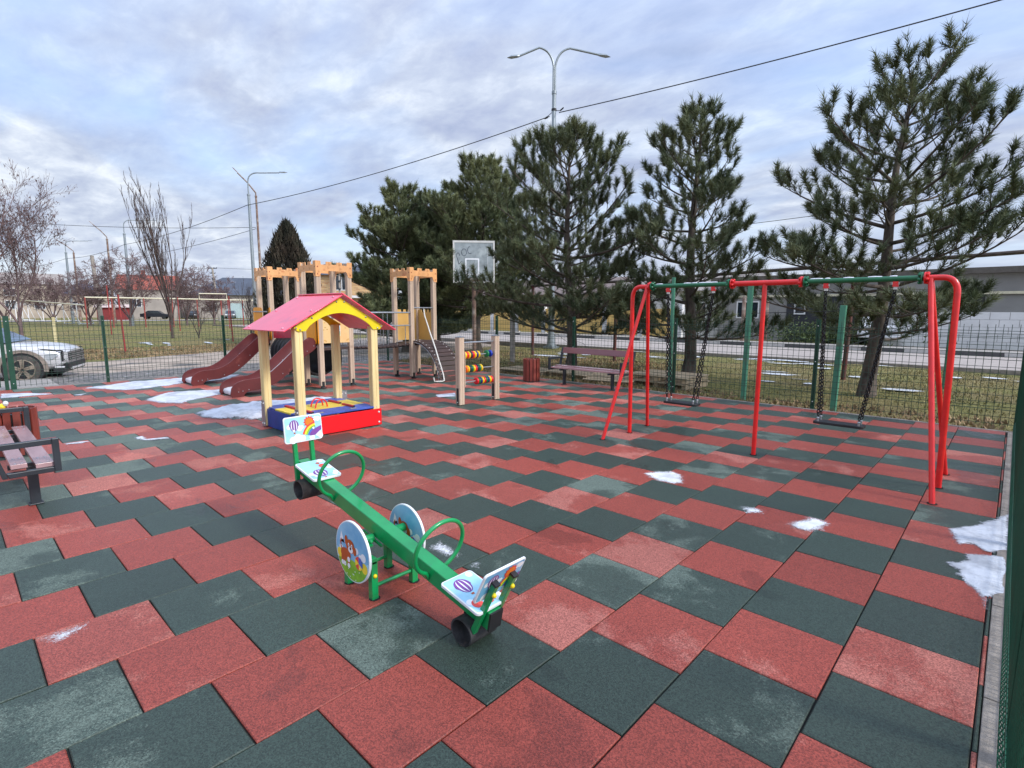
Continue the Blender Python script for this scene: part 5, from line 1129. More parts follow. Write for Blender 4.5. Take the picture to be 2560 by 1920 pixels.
wire('wire above the pavement behind the two right pines', [(-30, 26.2, 5.7), (8, 26.8, 6.6)], .2, .014)

# ================================================================== BACKBOARD
o = (-14.0, 11.1, 0); bbd = thing('basketball_backboard', 'weathered clear basketball backboard with taped frame on a rusty post', 'basketball hoop', o)
u = Vector((-13.50-(-14.44), 11.53-10.50, 0)).normalized(); nrm_ = u.cross(Vector((0, 0, 1)))   # towards the playground
Z0, Z1, W_ = 2.62, 3.98, 1.40; c0 = Vector((-14.44, 10.50, 0))
m_acr = M('cloudy_acrylic', S(152, 162, 166), .35, var=.12, scale=5, dirt=(S(178, 188, 190), 3, .55))
b = MB(); b.prism([(0, Z0), (W_, Z0), (W_, Z1), (0, Z1)], c0, u, (0, 0, 1), .02); d = Decor(b, c0, u, (0, 0, 1))
def stroke(d, P, w_, m):
    for i in range(len(P)-1):
        a, c = Vector(P[i]), Vector(P[i+1]); t_ = (c-a); 
        if t_.length < 1e-6: continue
        t_.normalize(); s_ = Vector((-t_.y, t_.x))*w_/2; d.put([tuple(a-s_-t_*w_*.3), tuple(c-s_+t_*w_*.3), tuple(c+s_+t_*w_*.3), tuple(a+s_-t_*w_*.3)], m)
x0, x1, z0, z1 = .42, .86, Z0+.25, Z0+.78
stroke(d, [(x0, z0), (x1, z0), (x1, z1), (x0, z1), (x0, z0)], .05, 1)
stroke(d, circ(.36, Z1-.36, .085, 14, ry=.12)+[(.445, Z1-.36)], .016, 2)
stroke(d, circ(.57, Z1-.28, .085, 12, 100, 300, ry=.12), .016, 2)
stroke(d, [(.21, Z1-.47), (.19, Z1-.40), (.15, Z1-.37), (.11, Z1-.42), (.11, Z1-.52), (.15, Z1-.62), (.18, Z1-.76), (.28, Z1-.66)], .016, 2)
stroke(d, [(.05, Z1-.95), (.10, Z1-1.05), (.20, Z1-1.12), (.40, Z1-1.12), (.44, Z1-1.2)], .012, 1); stroke(d, [(1.18, Z1-.12), (1.18, Z1-.9)], .012, 1)
brd = b.build('board', [m_acr, m_cl, M('marker_ink', S(40, 44, 70), .6)], bbd, o)
b = MB()
for (a0, a1, q0, q1) in ((-.02, W_+.02, Z0-.03, Z0+.03), (-.02, W_+.02, Z1-.03, Z1+.04), (-.02, .035, Z0+.031, Z1-.031), (W_-.035, W_+.02, Z0+.031, Z1-.031)): b.prism([(a0, q0), (a1, q0), (a1, q1), (a0, q1)], c0+nrm_*.012, u, (0, 0, 1), .045)
b.build('board_frame', m_white, bbd, o)
mid = c0+u*.70; b = MB()
b.prism([(.50, Z0+.02), (.90, Z0+.02), (.90, Z0+.10), (.50, Z0+.10)], c0+nrm_*.06, u, (0, 0, 1), .05); hc = mid+nrm_*.30+Vector((0, 0, Z0+.09))
b.tube([hc+u*.225*math.cos(2*math.pi*i/20)+nrm_*.225*math.sin(2*math.pi*i/20) for i in range(20)], .010, 6, closed=True); b.build('hoop', m_rust, bbd, o)
b = MB(); pb = mid-nrm_*.75; b.cyl(pb-Vector((0, 0, .1)), pb+Vector((0, 0, Z0+.35)), .075, n=10)
b.tube([pb+Vector((0, 0, Z0+.05)), mid-nrm_*.03+Vector((0, 0, Z0+.02))], .04, 6); b.tube([pb+Vector((0, 0, Z0-.6)), mid-nrm_*.03+u*.35+Vector((0, 0, Z0+.02))], .035, 6); b.tube([mid-nrm_*.05-u*.1+Vector((0, 0, Z0-.04)), mid-nrm_*.05+u*.95+Vector((0, 0, Z0-.06))], .03, 6)
b.build('post', m_rust, bbd, o, smooth=True)

# ================================================================== OLD GREEN POSTS AND RUSTY COURT FRAME
m_oldg = M('flaking_green_paint', S(72, 132, 106), .6, var=.12, scale=5, stretch=(1, 1, .35), dirt=(S(104, 98, 76), 3.2, .55))
def opost(x, y, H, label, lean=(0, 0), a=.05):
    b = MB(); l0 = Vector((x, y, -.1)); l1 = Vector((x+lean[0], y+lean[1], H)); vs = []
    for p in (l0, l1): vs += [p+Vector(q) for q in ((-a, -a, 0), (a, -a, 0), (a, a, 0), (-a, a, 0))]
    b.add(vs, [(0, 1, 5, 4), (1, 2, 6, 5), (2, 3, 7, 6), (3, 0, 4, 7), (4, 5, 6, 7), (3, 2, 1, 0)]); ob = b.build('old_post', m_oldg, o=(x, y, 0), bevel=.006); tag(ob, label, 'post', 'old green court posts behind the back fence')
opost(-3.75, 8.57, 2.16, 'old flaking green post between the red middle leg and the left swing', (.02, 0), .042)
opost(-2.19, 8.42, 1.74, 'old flaking green post beside the left chain of the right swing', (.03, 0), .045)
opost(-5.25, 8.5, 2.32, 'pale green post right behind the left chain of the left swing', (.0, 0), .03)
opost(-1.06, 12.98, 1.72, 'short green post seen through the legs of the right swing frame', (.02, 0), .042)
wire('thin black line strung between the two nearest old green posts', [(-3.75, 8.57, 1.60), (-2.19, 8.42, 1.65)], .0, .006)
wire('thin black line strung from old green post to the short one at right', [(-2.19, 8.45, 1.02), (-1.06, 12.98, 1.62)], .0, .008)
cf = thing('rusty_court_frame', 'rusty pipe frame of leaning brown posts carrying a long top rail', 'pipe frame', (-6, 13.4, 0)); o = (-6, 13.4, 0)
b = MB(); b.tube([(-13.5, 13.5, 2.55), (-9.7, 13.4, 2.58), (-3.0, 13.3, 2.75), (3.5, 13.2, 2.95)], .045, 8); b.build('top_rail', M('dark_rail', S(84, 72, 66), .7, var=.2), cf, o, smooth=True)
for (x, y, tx, H) in ((-9.69, 13.36, .02, 2.58), (-3.06, 13.36, .06, 2.75), (-13.4, 13.5, 0, 2.55), (3.4, 13.2, 0, 2.95)):
    b = MB(); b.cyl((x, y, -.1), (x+tx, y, H), .055, n=10); b.build('post', M('dark_red_post', S(96, 48, 42), .6, var=.2, dirt=(S(80, 66, 56), 3, .5)), cf, o, smooth=True)
b = MB(); b.box(-12.14, 10.9, -.1, -12.02, 11.02, 1.75); tag(b.build('concrete_post', m_conc, o=(-12.08, 10.96, 0)), 'slim pale concrete post on the grass above the right bin', 'post')

# ================================================================== PALLETS
m_wood = M('pale_timber', S(186, 166, 136), .8, var=.16, scale=5, stretch=(.3, 3, 1), dirt=(S(128, 118, 104), 4, .58))
def pallet(x, y, rz, label, L_=1.6, W=.9, n=6, tilt=0, layers=1):
    t = thing('wooden_pallet', label, 'pallet', (x, y, gh(x, y)), rz, 'wooden pallets lying behind the back fence'); t.rotation_euler.x = tilt
    for k in range(layers):
        zb = k*.14
        for i in range(n): b = MB(); yy = -W/2+W*i/(n-1); b.box(-L_/2+random.uniform(-.03, .03), yy-.055, zb+.105, L_/2+random.uniform(-.03, .03), yy+.055, zb+.125); b.build('deck_board', m_wood, t, bevel=.003)
        for xx in (-L_/2+.08, 0, L_/2-.08): b = MB(); b.box(xx-.05, -W/2, zb+.0, xx+.05, W/2, zb+.10); b.build('bearer', m_wood, t)
pallet(-9.6, 8.95, .05, 'weathered pallet left of and behind the maroon bin', 1.5, .8)
pallet(-8.15, 9.2, -.12, 'pale pallet seen between the bin and the back bench', 1.5, .9, layers=1)
pallet(-6.95, 9.0, .25, 'tilted pallet under the back bench behind the fence', 1.2, .8, tilt=.12)
pallet(-5.75, 9.4, -.05, 'two layer pallet stack behind the bent red swing leg', 1.5, 1.0, n=7, layers=2)

# ================================================================== CAR
m_carp = M('white_car_paint', S(206, 206, 208), .22, .15, var=.03, scale=2, coat=.8, dirt=(S(176, 168, 156), 1.6, .60))
m_clad = M('dirty_grey_cladding', S(134, 122, 112), .8, var=.12, scale=4)
m_tyre = M('dusty_tyre', S(78, 74, 70), .9, var=.2, scale=8, bump=.3, bscale=50)
m_rim = M('dusty_rim', S(150, 138, 122), .5, .4, var=.1)
m_cgl = M('car_glass', S(70, 84, 104), .05, var=.05, spec=1.0)
CARS = .96
car = thing('parked_car', 'dusty white crossover car with lattice grille parked beyond the left fence', 'car', (-18.8, -1.50, -.16), R(90-22), 'parked cars')
car.scale = (CARS,)*3
W2 = .92
secs = [(-2.35, .55, .95, .80), (-2.2, .80, 1.05, .90), (-1.4, .92, 1.06, .92), (0, .92, 1.04, .92), (.75, .92, 1.03, .90), (1.05, .92, 1.02, .885), (1.5, .91, .985, .85), (1.9, .88, .935, .80), (2.12, .80, .88, .72), (2.25, .70, .80, .62)]
vs = []; K = 9
for (x, w_, zt, wt) in secs:
    nose = max(0, (x-1.9)/.35); lo = .34+(.10*nose)
    half = [(w_*.86, lo), (w_*.985, lo+.10), (w_, .62), (w_*.99, .78), (wt+.02, zt-.06), (wt*.93, zt-.012), (wt*.6, zt+.018), (wt*.25, zt+.03), (0, zt+.033)]
    vs += [(x, y, z) for y, z in half]
    vs += [(x, -y, z) for y, z in half[-2::-1]]
nk = 17; b = MB()
b.add(vs, [(i*nk+j, (i+1)*nk+j, (i+1)*nk+j+1, i*nk+j+1) for i in range(len(secs)-1) for j in range(nk-1)]+[tuple(range(nk)), tuple((len(secs)-1)*nk+j for j in range(nk-1, -1, -1))]+[(i*nk, i*nk+nk-1, (i+1)*nk+nk-1, (i+1)*nk) for i in range(len(secs)-1)])
body = b.build('body', m_carp, car, smooth=True, ang=50); 
b = MB(); gs = [(-2.15, .70, 1.05, 1.12), (-1.7, .66, 1.05, 1.55), (-.6, .62, 1.05, 1.66), (.15, .62, 1.05, 1.60), (1.12, .74, 1.045, 1.06)]; vs = []
for (x, w_, z0_, z1_) in gs: vs += [(x, .86, z0_), (x, w_, z1_), (x, -w_, z1_), (x, -.86, z0_)]
b.add(vs, [(i*4+j, (i+1)*4+j, (i+1)*4+j+1, i*4+j+1) for i in range(4) for j in range(3)]+[(0, 1, 2, 3)]); b.build('windows', m_cgl, car, smooth=True)
b = MB(); b.box(-1.55, -.60, 1.575, .05, .60, 1.70); b.build('roof', m_carp, car, bevel=.03)
for s_ in (-1, 1):
    for x in (1.38, -1.38):
        y = s_*.90
        b = MB(); b.cyl((x, s_*.60, .365), (x, s_*.935, .365), .425, n=28); b.build('wheel_well', m_black, car, smooth=True)
        b = MB(); b.cyl((x, s_*.66, .365), (x, s_*.95, .365), .365, n=36); wh = b.build('tyre', m_tyre, car, smooth=True, bevel=.02)
        b = MB(); b.cyl((x, s_*.94, .365), (x, s_*.955, .365), .245, n=28, mat=1)
        for k in range(5):
            a = 2*math.pi*k/5+.3
            for dd in (-.12, .12):
                P = [(x+.04*math.cos(a-.8), .365+.04*math.sin(a-.8)), (x+.235*math.cos(a+dd-.10), .365+.235*math.sin(a+dd-.10)), (x+.235*math.cos(a+dd+.10), .365+.235*math.sin(a+dd+.10)), (x+.04*math.cos(a+.8), .365+.04*math.sin(a+.8))]
                if s_ > 0: P = P[::-1]
                b.prism(P, (0, s_*.968, 0), (1, 0, 0), (0, 0, 1), .012*(1 if s_ < 0 else -1))
        b.tube([(x+.245*math.cos(2*math.pi*i/24), s_*.955, .365+.245*math.sin(2*math.pi*i/24)) for i in range(24)], .014, 6, closed=True)
        b.build('rim', [m_rim, m_black], wh, smooth=True)
        P = circ(x, .365, .52, 20, -8, 188, ry=.50)+circ(x, .365, .425, 20, 188, -8); b = MB(); b.prism(P, (0, s_*.93-(.0 if s_ < 0 else 0), 0), (1, 0, 0), (0, 0, 1), .03*(-1 if s_ < 0 else 1)); b.build('wheel_arch', m_clad, car)
    b = MB(); b.prism([(1.90, .56), (2.10, .70), (2.06, .76), (1.84, .74), (1.82, .66)], (0, s_*.885, 0), (1, 0, .0), (0, 0, 1), .04*s_*-1) 
    b.build('headlight', [M('headlight_glass', S(170, 176, 180), .1, var=.1)], car)
    b = MB(); b.prism([(1.70, .86), (2.20, .80), (2.19, .83), (1.70, .885)], (0, s_*.858, 0), (1, 0, 0), (0, 0, 1), .03*s_*-1); b.build('running_light', m_black, car)
    b = MB(); b.box(-1.0, s_*.90-.03, .30, .95, s_*.90+.03, .46); b.build('sill', m_clad, car, bevel=.01)
b = MB(); b.add([(2.262, -.66, .52), (2.262, .66, .52), (2.262, .66, .78), (2.262, -.66, .78), (2.14, -.80, .54), (2.14, .80, .54), (2.14, .80, .80), (2.14, -.80, .80)], [(0, 1, 2, 3), (4, 0, 3, 7), (1, 5, 6, 2)], 0)
for i in range(15):
    for j in range(5):
        y = -.64+i*.0915+(.0457 if j % 2 else 0); z = .545+j*.052
        if abs(y) > .64: continue
        b.add([(2.268, y-.036, z), (2.268, y, z-.021), (2.268, y+.036, z), (2.268, y, z+.021)], [(0, 1, 2, 3)], 1)
for s_ in (-1, 1):
    for i in range(2):
        for j in range(5):
            f_ = (i+.5)/2; y = s_*(.68+.10*f_); x = 2.262-.12*f_+.012; z = .548+j*.052
            b.add([(x+.02, y-s_*.02, z), (x, y, z-.021), (x-.02, y+s_*.02, z), (x, y, z+.021)], [(0, 1, 2, 3)], 1)
b.build('grille', [m_black, M('grille_silver', S(190, 190, 192), .3, .5)], car)
b = MB(); b.box(1.95, -.84, .26, 2.22, .84, .36); b.box(2.10, -.72, .36, 2.272, .72, .50); b.build('bumper', m_black, car, bevel=.02)
b = MB(); b.box(2.22, -.5, .31, 2.29, .5, .37); b.box(2.0, -.865, .375, 2.2, -.80, .42); b.build('bumper_trim', m_carp, car, bevel=.01)

def farcar(x, y, rz, col, label, z=0.02):
    t = thing('parked_car', label, 'car', (x, y, z), rz, 'parked cars'); b = MB()
    P = [(-2.1, .35), (2.1, .35), (2.15, .62), (2.0, .80), (1.1, .90), (.55, 1.38), (-.9, 1.42), (-1.6, .95), (-2.1, .90)]
    b.prism(P, (0, -.82, 0), (1, 0, 0), (0, 0, 1), 1.64); b.build('body', col, t, bevel=.05)
    for s_ in (-1, 1): b = MB(); b.prism([(.95, .93), (.52, 1.32), (-.85, 1.35), (-1.3, .95)], (0, s_*.825, 0), (1, 0, 0), (0, 0, 1), .01*s_); b.build('side_window', m_glass, t)
    b = MB(); b.add([(1.12, -.7, .93), (1.12, .7, .93), (.60, .62, 1.35), (.60, -.62, 1.35)], [(0, 1, 2, 3)]); b.build('windscreen', m_glass, t)
    for x_ in (-1.3, 1.3):
        for s_ in (-1, 1): b = MB(); b.cyl((x_, s_*.65, .31), (x_, s_*.84, .31), .31, n=16); b.build('wheel', m_black, t)
    for s_ in (-1, 1): b = MB(); b.box(2.12, s_*.62-.15, .60, 2.19, s_*.62+.15, .76); b.build('headlight', m_cl, t)
m_silv = M('silver_car', S(120, 126, 132), .35, .3, var=.05); m_dkc = M('dark_car', S(40, 44, 52), .3, .3, var=.05)
farcar(-106.5, 35.5, R(-22), m_silv, 'grey saloon car right of the concrete pole on the far street')
farcar(-109.5, 30.0, R(-20), m_dkc, 'dark car between the red posts on the far street')
farcar(-106, 23.5, R(62), m_dkc, 'dark car behind the tall upright bare tree')
farcar(-4.7, 29.9, R(90), M('white_car_far', S(214, 216, 220), .3), 'white car parked by the pale wall across the road', z=.06)

# ================================================================== GOALS, GAS PIPE, RED POSTS
m_wp = M('white_pipe', S(222, 222, 222), .45, var=.05)
def goal(x, y, rz, label, W=3.0, H=2.2, D=1.5):
    t = thing('football_goal', label, 'goal', (x, y, 0), rz, 'white goal frames on the lawn'); b = MB()
    b.tube([(0, -W/2, 0), (0, -W/2, H), (0, W/2, H), (0, W/2, 0)], .05, 6); b.build('front_frame', m_wp, t)
    b = MB()
    for s_ in (-1, 1): b.tube([(0, s_*W/2, H), (-.7, s_*W/2, H), (-D, s_*W/2, .03), (0, s_*W/2, .03)], .045, 6)
    b.tube([(-D, -W/2, .03), (-D, W/2, .03)], .045, 6); b.tube([(-.7, -W/2, H), (-.7, W/2, H)], .04, 6); b.build('rear_frame', m_wp, t)
goal(-76.5, 8.3, R(-75), 'nearest white goal frame, right of the others')
goal(-95, 8.6, R(-70), 'white goal frame in the middle of the row')
goal(-99, 6.2, R(-70), 'white goal frame left of the middle one')
goal(-112, 6.6, R(-70), 'white goal frame farthest to the left', 3.4, 2.5)
m_gas = M('yellow_white_pipe', S(214, 206, 180), .5, var=.06)
gp = thing('gas_pipe', 'pale overhead gas pipe on posts crossing behind the lawn', 'pipe', (-60, 18, 0)); o = (-60, 18, 0)
b = MB(); b.tube([(-61.3, 7.4, 2.70), (-60.8, 10.5, 2.69), (-60, 13.9, 2.67), (-58.9, 17.5, 2.62), (-57.6, 21.2, 2.58)], .06, 7); b.tube([(-61.4, 7.3, 2.0), (-79.8, 4.4, 2.62)], .05, 7)
b.tube([(-59.3, 16.1, 2.62), (-59.3, 16.1, 3.2), (-58.6, 18.4, 3.2), (-58.6, 18.4, 2.6)], .055, 6); b.build('pipe', m_gas, gp, o, smooth=True)
for (x, y, H) in ((-61.3, 7.4, 2.7), (-61.0, 9.3, 2.7), (-60.5, 11.7, 2.68), (-60, 13.9, 2.67), (-59.4, 15.9, 2.64), (-58.8, 17.9, 2.62), (-58.1, 19.7, 2.6), (-57.6, 21.2, 2.58)):
    b = MB(); b.cyl((x, y, -.1), (x, y, H), .06, n=8); b.build('post', M('gas_post_red', S(146, 70, 62), .7, var=.2), gp, o)
m_rpost = M('faded_red_post', S(150, 54, 52), .6, var=.12)
for i, (x, y, H, lx, ly, lab) in enumerate(((-27.4, 3.42, 2.25, -.1, -.35, 'leaning red post nearest to the dirt road, left of the tall bare tree'), (-31.0, 9.0, 2.35, -.1, -.35, 'leaning red post right of the tall bare tree'), (-44, 6.0, 3.2, 0, -.1, 'tall pinkish red pole on the lawn'), (-48.5, 10.6, 2.6, 0, 0, 'left one of a pair of red posts on the lawn'), (-48.6, 11.3, 2.6, 0, 0, 'right one of a pair of red posts on the lawn'), (-28.0, 9.3, 1.9, 0, -.15, 'short red post left of the castle slides'), (-52, 16.2, 2.5, 0, -.1, 'red post in front of the far parked cars'))):
    b = MB(); b.cyl((x, y, -.15), (x+lx*.2, y+ly*.2, H), .035, n=8); tag(b.build('red_post', m_rpost, o=(x, y, 0), smooth=True), lab, 'post', 'red steel posts on the lawn')
b = MB(); b.box(-31.0, 1.55, -.15, -30.9, 1.65, 1.3); tag(b.build('wooden_post', M('pale_wood_post', S(196, 184, 140), .8), o=(-30.95, 1.6, 0)), 'pale yellowish post standing behind the white car bonnet', 'post')

# ================================================================== BUILDINGS
m_slate = M('grey_metal_roof', S(72, 79, 92), .6, var=.08, scale=.6, dirt=(S(104, 110, 122), .5, .6))
m_redroof = M('orange_red_roof', S(160, 82, 66), .8, var=.12, scale=.8, bump=.3, bscale=3)
m_asb = M('weathered_roof', S(150, 142, 136), .9, var=.12, scale=.5)
m_plas = M('pale_plaster', S(158, 150, 142), .9, var=.08, scale=.5, dirt=(S(172, 164, 154), .4, .58))
m_plasw = M('white_plaster', S(214, 214, 214), .9, var=.07, scale=.7, dirt=(S(182, 180, 178), .6, .56))
m_bgate = M('turquoise_gate', S(168, 188, 188), .7, var=.06)
m_frame = M('window_frame', S(226, 226, 226), .5, var=.03)
def brick_mat():
    m = bpy.data.materials.new('yellow_brick'); m.use_nodes = True; n = m.node_tree.nodes; l = m.node_tree.links; b = n['Principled BSDF']; co = n.new('ShaderNodeTexCoord'); mp_ = n.new('ShaderNodeMapping'); mp_.inputs['Rotation'].default_value = (R(90), 0, 0)
    l.new(co.outputs['Object'], mp_.inputs[0]); bt = n.new('ShaderNodeTexBrick'); bt.inputs['Scale'].default_value = 1.0; bt.inputs['Brick Width'].default_value = .40; bt.inputs['Row Height'].default_value = .14; bt.inputs['Mortar Size'].default_value = .014
    bt.inputs['Color1'].default_value = (*S(206, 170, 118), 1); bt.inputs['Color2'].default_value = (*S(174, 128, 84), 1); bt.inputs['Mortar'].default_value = (*S(160, 150, 134), 1)
    l.new(mp_.outputs[0], bt.inputs[0]); l.new(bt.outputs[0], b.inputs['Base Color']); b.inputs['Roughness'].default_value = .9; return m
m_brick = brick_mat()
def window(par, x, y, z, w_, h, face=-1, nx=2, fr=m_frame):
    """window in a local wall facing -y (face=-1); built proud of the wall"""
    b = MB(); t_ = .07; yy = y+face*.04
    b.box(x, min(y, yy), z, x+w_, max(y, yy), z+t_); b.box(x, min(y, yy), z+h-t_, x+w_, max(y, yy), z+h)
    for i in range(nx+1): xx = x+(w_-t_)*i/nx; b.box(xx, min(y, yy), z+t_+.0005, xx+t_, max(y, yy), z+h-t_-.0005)
    f_ = b.build('window', fr, par); b = MB(); y2 = y+face*.015; b.add([(x+t_, y2, z+t_), (x+w_-t_, y2, z+t_), (x+w_-t_, y2, z+h-t_), (x+t_, y2, z+h-t_)], [(0, 1, 2, 3) if face < 0 else (3, 2, 1, 0)]); b.build('pane', m_glass, f_)
def house(label, loc, rz, W, D, H, rh, wall, roof, hip=False, wins=(), over=.4, chim=None, cat='house', ridge='x', name='house', gate=None):
    t = thing(name, label, cat, loc, rz); b = MB(); b.box(0, 0, -.3, W, D, H); b.build('wall', wall, t)
    b = MB(); o_ = over; e = H+.01
    if hip: vs = [(-o_, -o_, e), (W+o_, -o_, e), (W+o_, D+o_, e), (-o_, D+o_, e), (D/2, D/2, e+rh), (W-D/2, D/2, e+rh)]; fs = [(0, 1, 5, 4), (1, 2, 5), (2, 3, 4, 5), (3, 0, 4), (3, 2, 1, 0)]
    elif ridge == 'x': vs = [(-o_, -o_, e), (W+o_, -o_, e), (W+o_, D+o_, e), (-o_, D+o_, e), (-o_, D/2, e+rh), (W+o_, D/2, e+rh)]; fs = [(0, 1, 5, 4), (1, 2, 5), (2, 3, 4, 5), (3, 0, 4), (3, 2, 1, 0)]
    else: vs = [(-o_, -o_, e), (W+o_, -o_, e), (W+o_, D+o_, e), (-o_, D+o_, e), (W/2, -o_, e+rh), (W/2, D+o_, e+rh)]; fs = [(0, 4, 5, 3), (1, 2, 5, 4), (0, 1, 4), (2, 3, 5), (3, 2, 1, 0)]
    b.add(vs, fs); rf = b.build('roof', roof, t)
    if chim: b = MB(); b.box(chim[0]-.3, chim[1]-.3, H+rh*.4, chim[0]+.3, chim[1]+.3, H+rh+.8); b.build('chimney', m_redroof, rf)
    for w_ in wins: window(t, *w_)
    if gate: b = MB(); b.box(gate[0], -.06, 0, gate[0]+gate[1], -.005, gate[2]); b.build('garage_door', m_bgate, t)
    return t
# local +x runs along the direction perpendicular to the view for the far left houses (view direction roughly (-.9,.4))
a0 = R(65)
house('long house with dark grey hipped roof behind the far parked cars', (-112, 30.5, 0), R(63), 19, 10, 4.3, 3.5, m_plas, m_slate, True, ((3, 0, 1.2, 1.4, 1.5, -1), (12, 0, 1.2, 1.6, 1.5, -1)), .6, gate=(6, 3, 2.8))
house('house with orange red tiled roof behind the purplish bare trees', (-112, 19.5, 0), R(70), 8.5, 9, 5.0, 2.7, m_plas, m_redroof, False, ((2, 0, 2.0, 1.4, 1.4, -1),), .4, (3.5, 4))
house('low weathered roofed house left of the grey hipped roof', (-124, 26, 0), R(66), 12, 8, 4.6, 1.8, m_plas, m_asb, False, ((3, 0, 1.4, 1.2, 1.3, -1),))
house('cream and white two storey house behind the goals at left', (-135, 5, 0), R(80), 10, 9, 6.2, 2.2, M('tan_plaster', S(168, 156, 142), .9, var=.1, scale=.4), m_asb, False, ((2, 0, 1.6, 1.6, 1.6, -1), (6, 0, 1.6, 1.6, 1.6, -1), (2, 0, 4, 1.6, 1.4, -1)))
house('dark roofed house right of the cream house at left', (-138, 15, 0), R(80), 8, 9, 4.6, 2.6, M('tan_plaster', S(168, 156, 142), .9, var=.1, scale=.4), M('dark_blue_roof', S(84, 88, 112), .7), False, ((2, 0, 1.6, 1.6, 1.6, -1),), ridge='y')
house('grey brown house at the far left edge', (-140, -8, 0), R(85), 12, 9, 5.2, 2.2, m_asb, M('brown_roof', S(122, 108, 104), .9), False, ((4, 0, 1.6, 1.6, 1.6, -1),))
house('low red shed between the bare trees on the far street', (-104, 15.2, 0), R(75), 4.2, 4, 1.9, .5, M('red_shed', S(122, 44, 46), .8), M('pale_shed_roof', S(196, 176, 168), .8), False, (), name='shed', cat='shed')
b = MB(); b.box(0, -.1, -.2, 7, .1, 1.3); ob = b.build('dry_wall', M('straw_wall', S(196, 178, 140), .9, var=.1)); ob.location = (-128, -2, 0); ob.rotation_euler.z = R(80); tag(ob, 'straw coloured low wall at the far left behind the bare tree', 'wall')
# brick house behind the castle
hb = house('yellow brick house with white framed windows behind the castle', (-56.5, 23.2, 0), R(58), 11.5, 9, 5.3, 1.6, m_brick, m_slate, True, ((5.1, 0, 3.7, 1.7, 1.6, -1), (1.2, 0, 3.7, 1.4, 1.5, -1), (6.9, 0, .9, 1.5, 1.4, -1)), .5)
b = MB(); b.box(-.02, -.06, -.2, 11.52, -.003, .9); b.box(5.0, -.9, 2.9, 9.6, -.065, 3.15); b.box(-.02, -.05, 2.75, 5.0, -.003, 3.1); b.build('plinth', m_plasw, hb)
# low houses and yellow fence across the road, centre
house('long low pale house with brown roof behind the yellow fence', (-37.5, 31.5, 0), R(8), 14, 8, 2.9, 1.5, m_plas, M('brown_roof', S(122, 108, 104), .9), False, ((2, 0, .9, 1.4, 1.3, -1), (5.5, 0, .9, 1.4, 1.3, -1), (10, 0, .9, 1.6, 1.3, -1)), .4)
house('pale house with grey roof behind the twin lamp', (-21.5, 31.5, 0), R(3), 9, 8, 2.9, 1.3, m_plasw, m_asb, False, ((2, 0, .9, 1.4, 1.3, -1), (5.5, 0, .9, 1.4, 1.3, -1)), .4)
m_yf = M('yellow_fence_sheet', S(214, 178, 104), .6, var=.06, scale=1)
yf_ = thing('sheet_fence', 'yellowish sheet metal fence with white pillars across the road', 'fence', (-30, 28.2, 0)); o = (-30, 28.2, 0)
x = -38.0
while x < -16.5:
    b = MB(); b.box(x, 28.15, .1, x+2.3, 28.22, 1.75); b.build('fence_panel', m_yf, yf_, o)
    b = MB(); b.box(x+2.305, 28.05, 0, x+2.60, 28.35, 2.0); b.build('pillar', m_plasw, yf_, o); x += 2.62
# warehouse row to the right
wh = thing('warehouse', 'long low grey warehouse with dark flat roof across the road', 'warehouse', (-3, 31, 0)); o = (-3, 31, 0)
b = MB(); b.box(-13.5, 31, -.2, 26, 41, 3.35); b.build('wall', M('grey_wall', S(146, 144, 142), .9, var=.08, scale=.6, dirt=(S(140, 138, 136), .5, .56)), wh, o)
b = MB(); b.box(-13.9, 30.6, 3.35, 26.4, 41.4, 3.62); b.build('roof', M('bitumen_roof', S(96, 90, 84), .9, var=.1), wh, o)
b = MB(); b.box(-13.6, 30.86, 2.42, 26, 30.96, 2.54); b.build('gas_pipe', m_gas, wh, o)
b = MB(); b.box(-9.6, 30.93, 0, -4.9, 30.995, 2.40); b.build('dark_cladding', M('dark_cladding', S(48, 50, 56), .7, var=.08), wh, o)
for x in (-9.2, -7.95): window(wh, x-o[0], 30.925-o[1], 1.45, .58, .58, -1, 1)
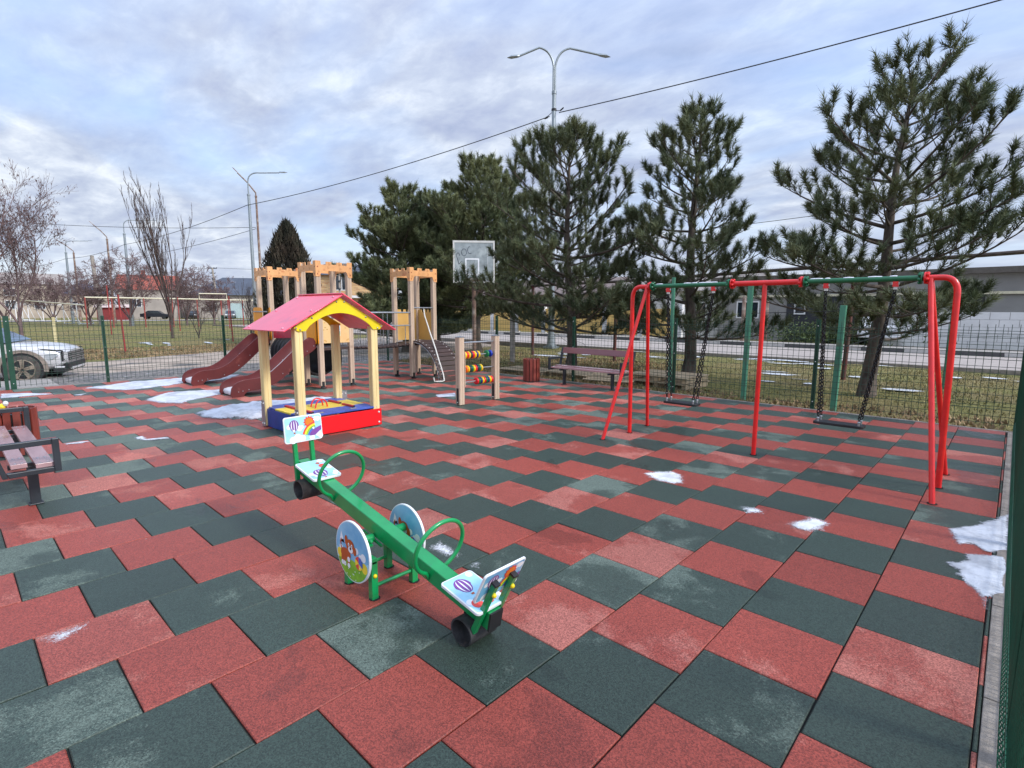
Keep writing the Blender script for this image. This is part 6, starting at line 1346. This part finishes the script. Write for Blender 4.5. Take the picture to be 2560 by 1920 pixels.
for x in (-12.4, 8, 12): window(wh, x-o[0], 30.995-o[1], 1.2, 1.3, 1.0, -1, 2)
b = MB(); b.box(-2.2, 30.9, 2.0, -1.2, 30.992, 2.4); b.build('vent_opening', m_black, wh, o)
b = MB(); b.add([(2, 38, 3.62), (26, 38, 3.62), (26, 50, 3.62), (2, 50, 3.62), (2, 44, 3.7), (26, 44, 7.2)], [(0, 1, 5, 4), (1, 2, 5), (2, 3, 4, 5), (3, 0, 4)]); b.build('rear_roof', m_asb, wh, o)
pw = thing('block_wall', 'long pale concrete block wall beside the pavement at right', 'wall', (0, 28.3, 0)); o = (0, 28.3, 0)
b = MB()
for i in range(34):
    for j in range(5): b.box(-4.6+i*.62+(.31 if j % 2 else 0), 28.2, .06+j*.31, -4.6+i*.62+.606+(.31 if j % 2 else 0), 28.4, .06+j*.31+.302)
b.build('blocks', m_plasw, pw, o, bevel=.008)
b = MB(); b.box(-4.7, 28.23, 0, 17, 28.37, 1.59); b.build('mortar_core', M('mortar', S(150, 148, 146), .9), pw, o)
for i, (x, y) in enumerate(((-10.6, 27.2), (-9.9, 28.6))):
    b = MB(); b.cyl((x, y, 0), (x, y, 2.4), .10, n=8); tag(b.build('rusty_post', m_rust, o=(x, y, 0)), ['rust red gate post standing on the pavement left of the dark cladding', 'rust red gate post set back against the dark cladding'][i], 'post')
sh = thing('garden_shrub', 'scraggly green shrub below the dark cladding across the road', 'shrub', (-6.6, 28.6, 0)); r_ = np.random.RandomState(9); n = 5000
P = r_.normal(0, 1, (n, 3))*np.array([1.5, .35, .30])+np.array([0, 0, .45]); P[:, 2] = np.abs(P[:, 2]); s = r_.normal(0, .04, (n, 3)); q = r_.normal(0, .05, (n, 3)); V = np.stack([P-s, P+s, P+q], 1).reshape(-1, 3)
npmesh('foliage', V, np.arange(3*n).reshape(n, 3), M('shrub_leaf', S(66, 84, 48), .8, tone=True, col2=S(96, 108, 62)), sh, tone=np.repeat(r_.uniform(.6, 1.4, n), 3))
print('objects', len(bpy.data.objects))
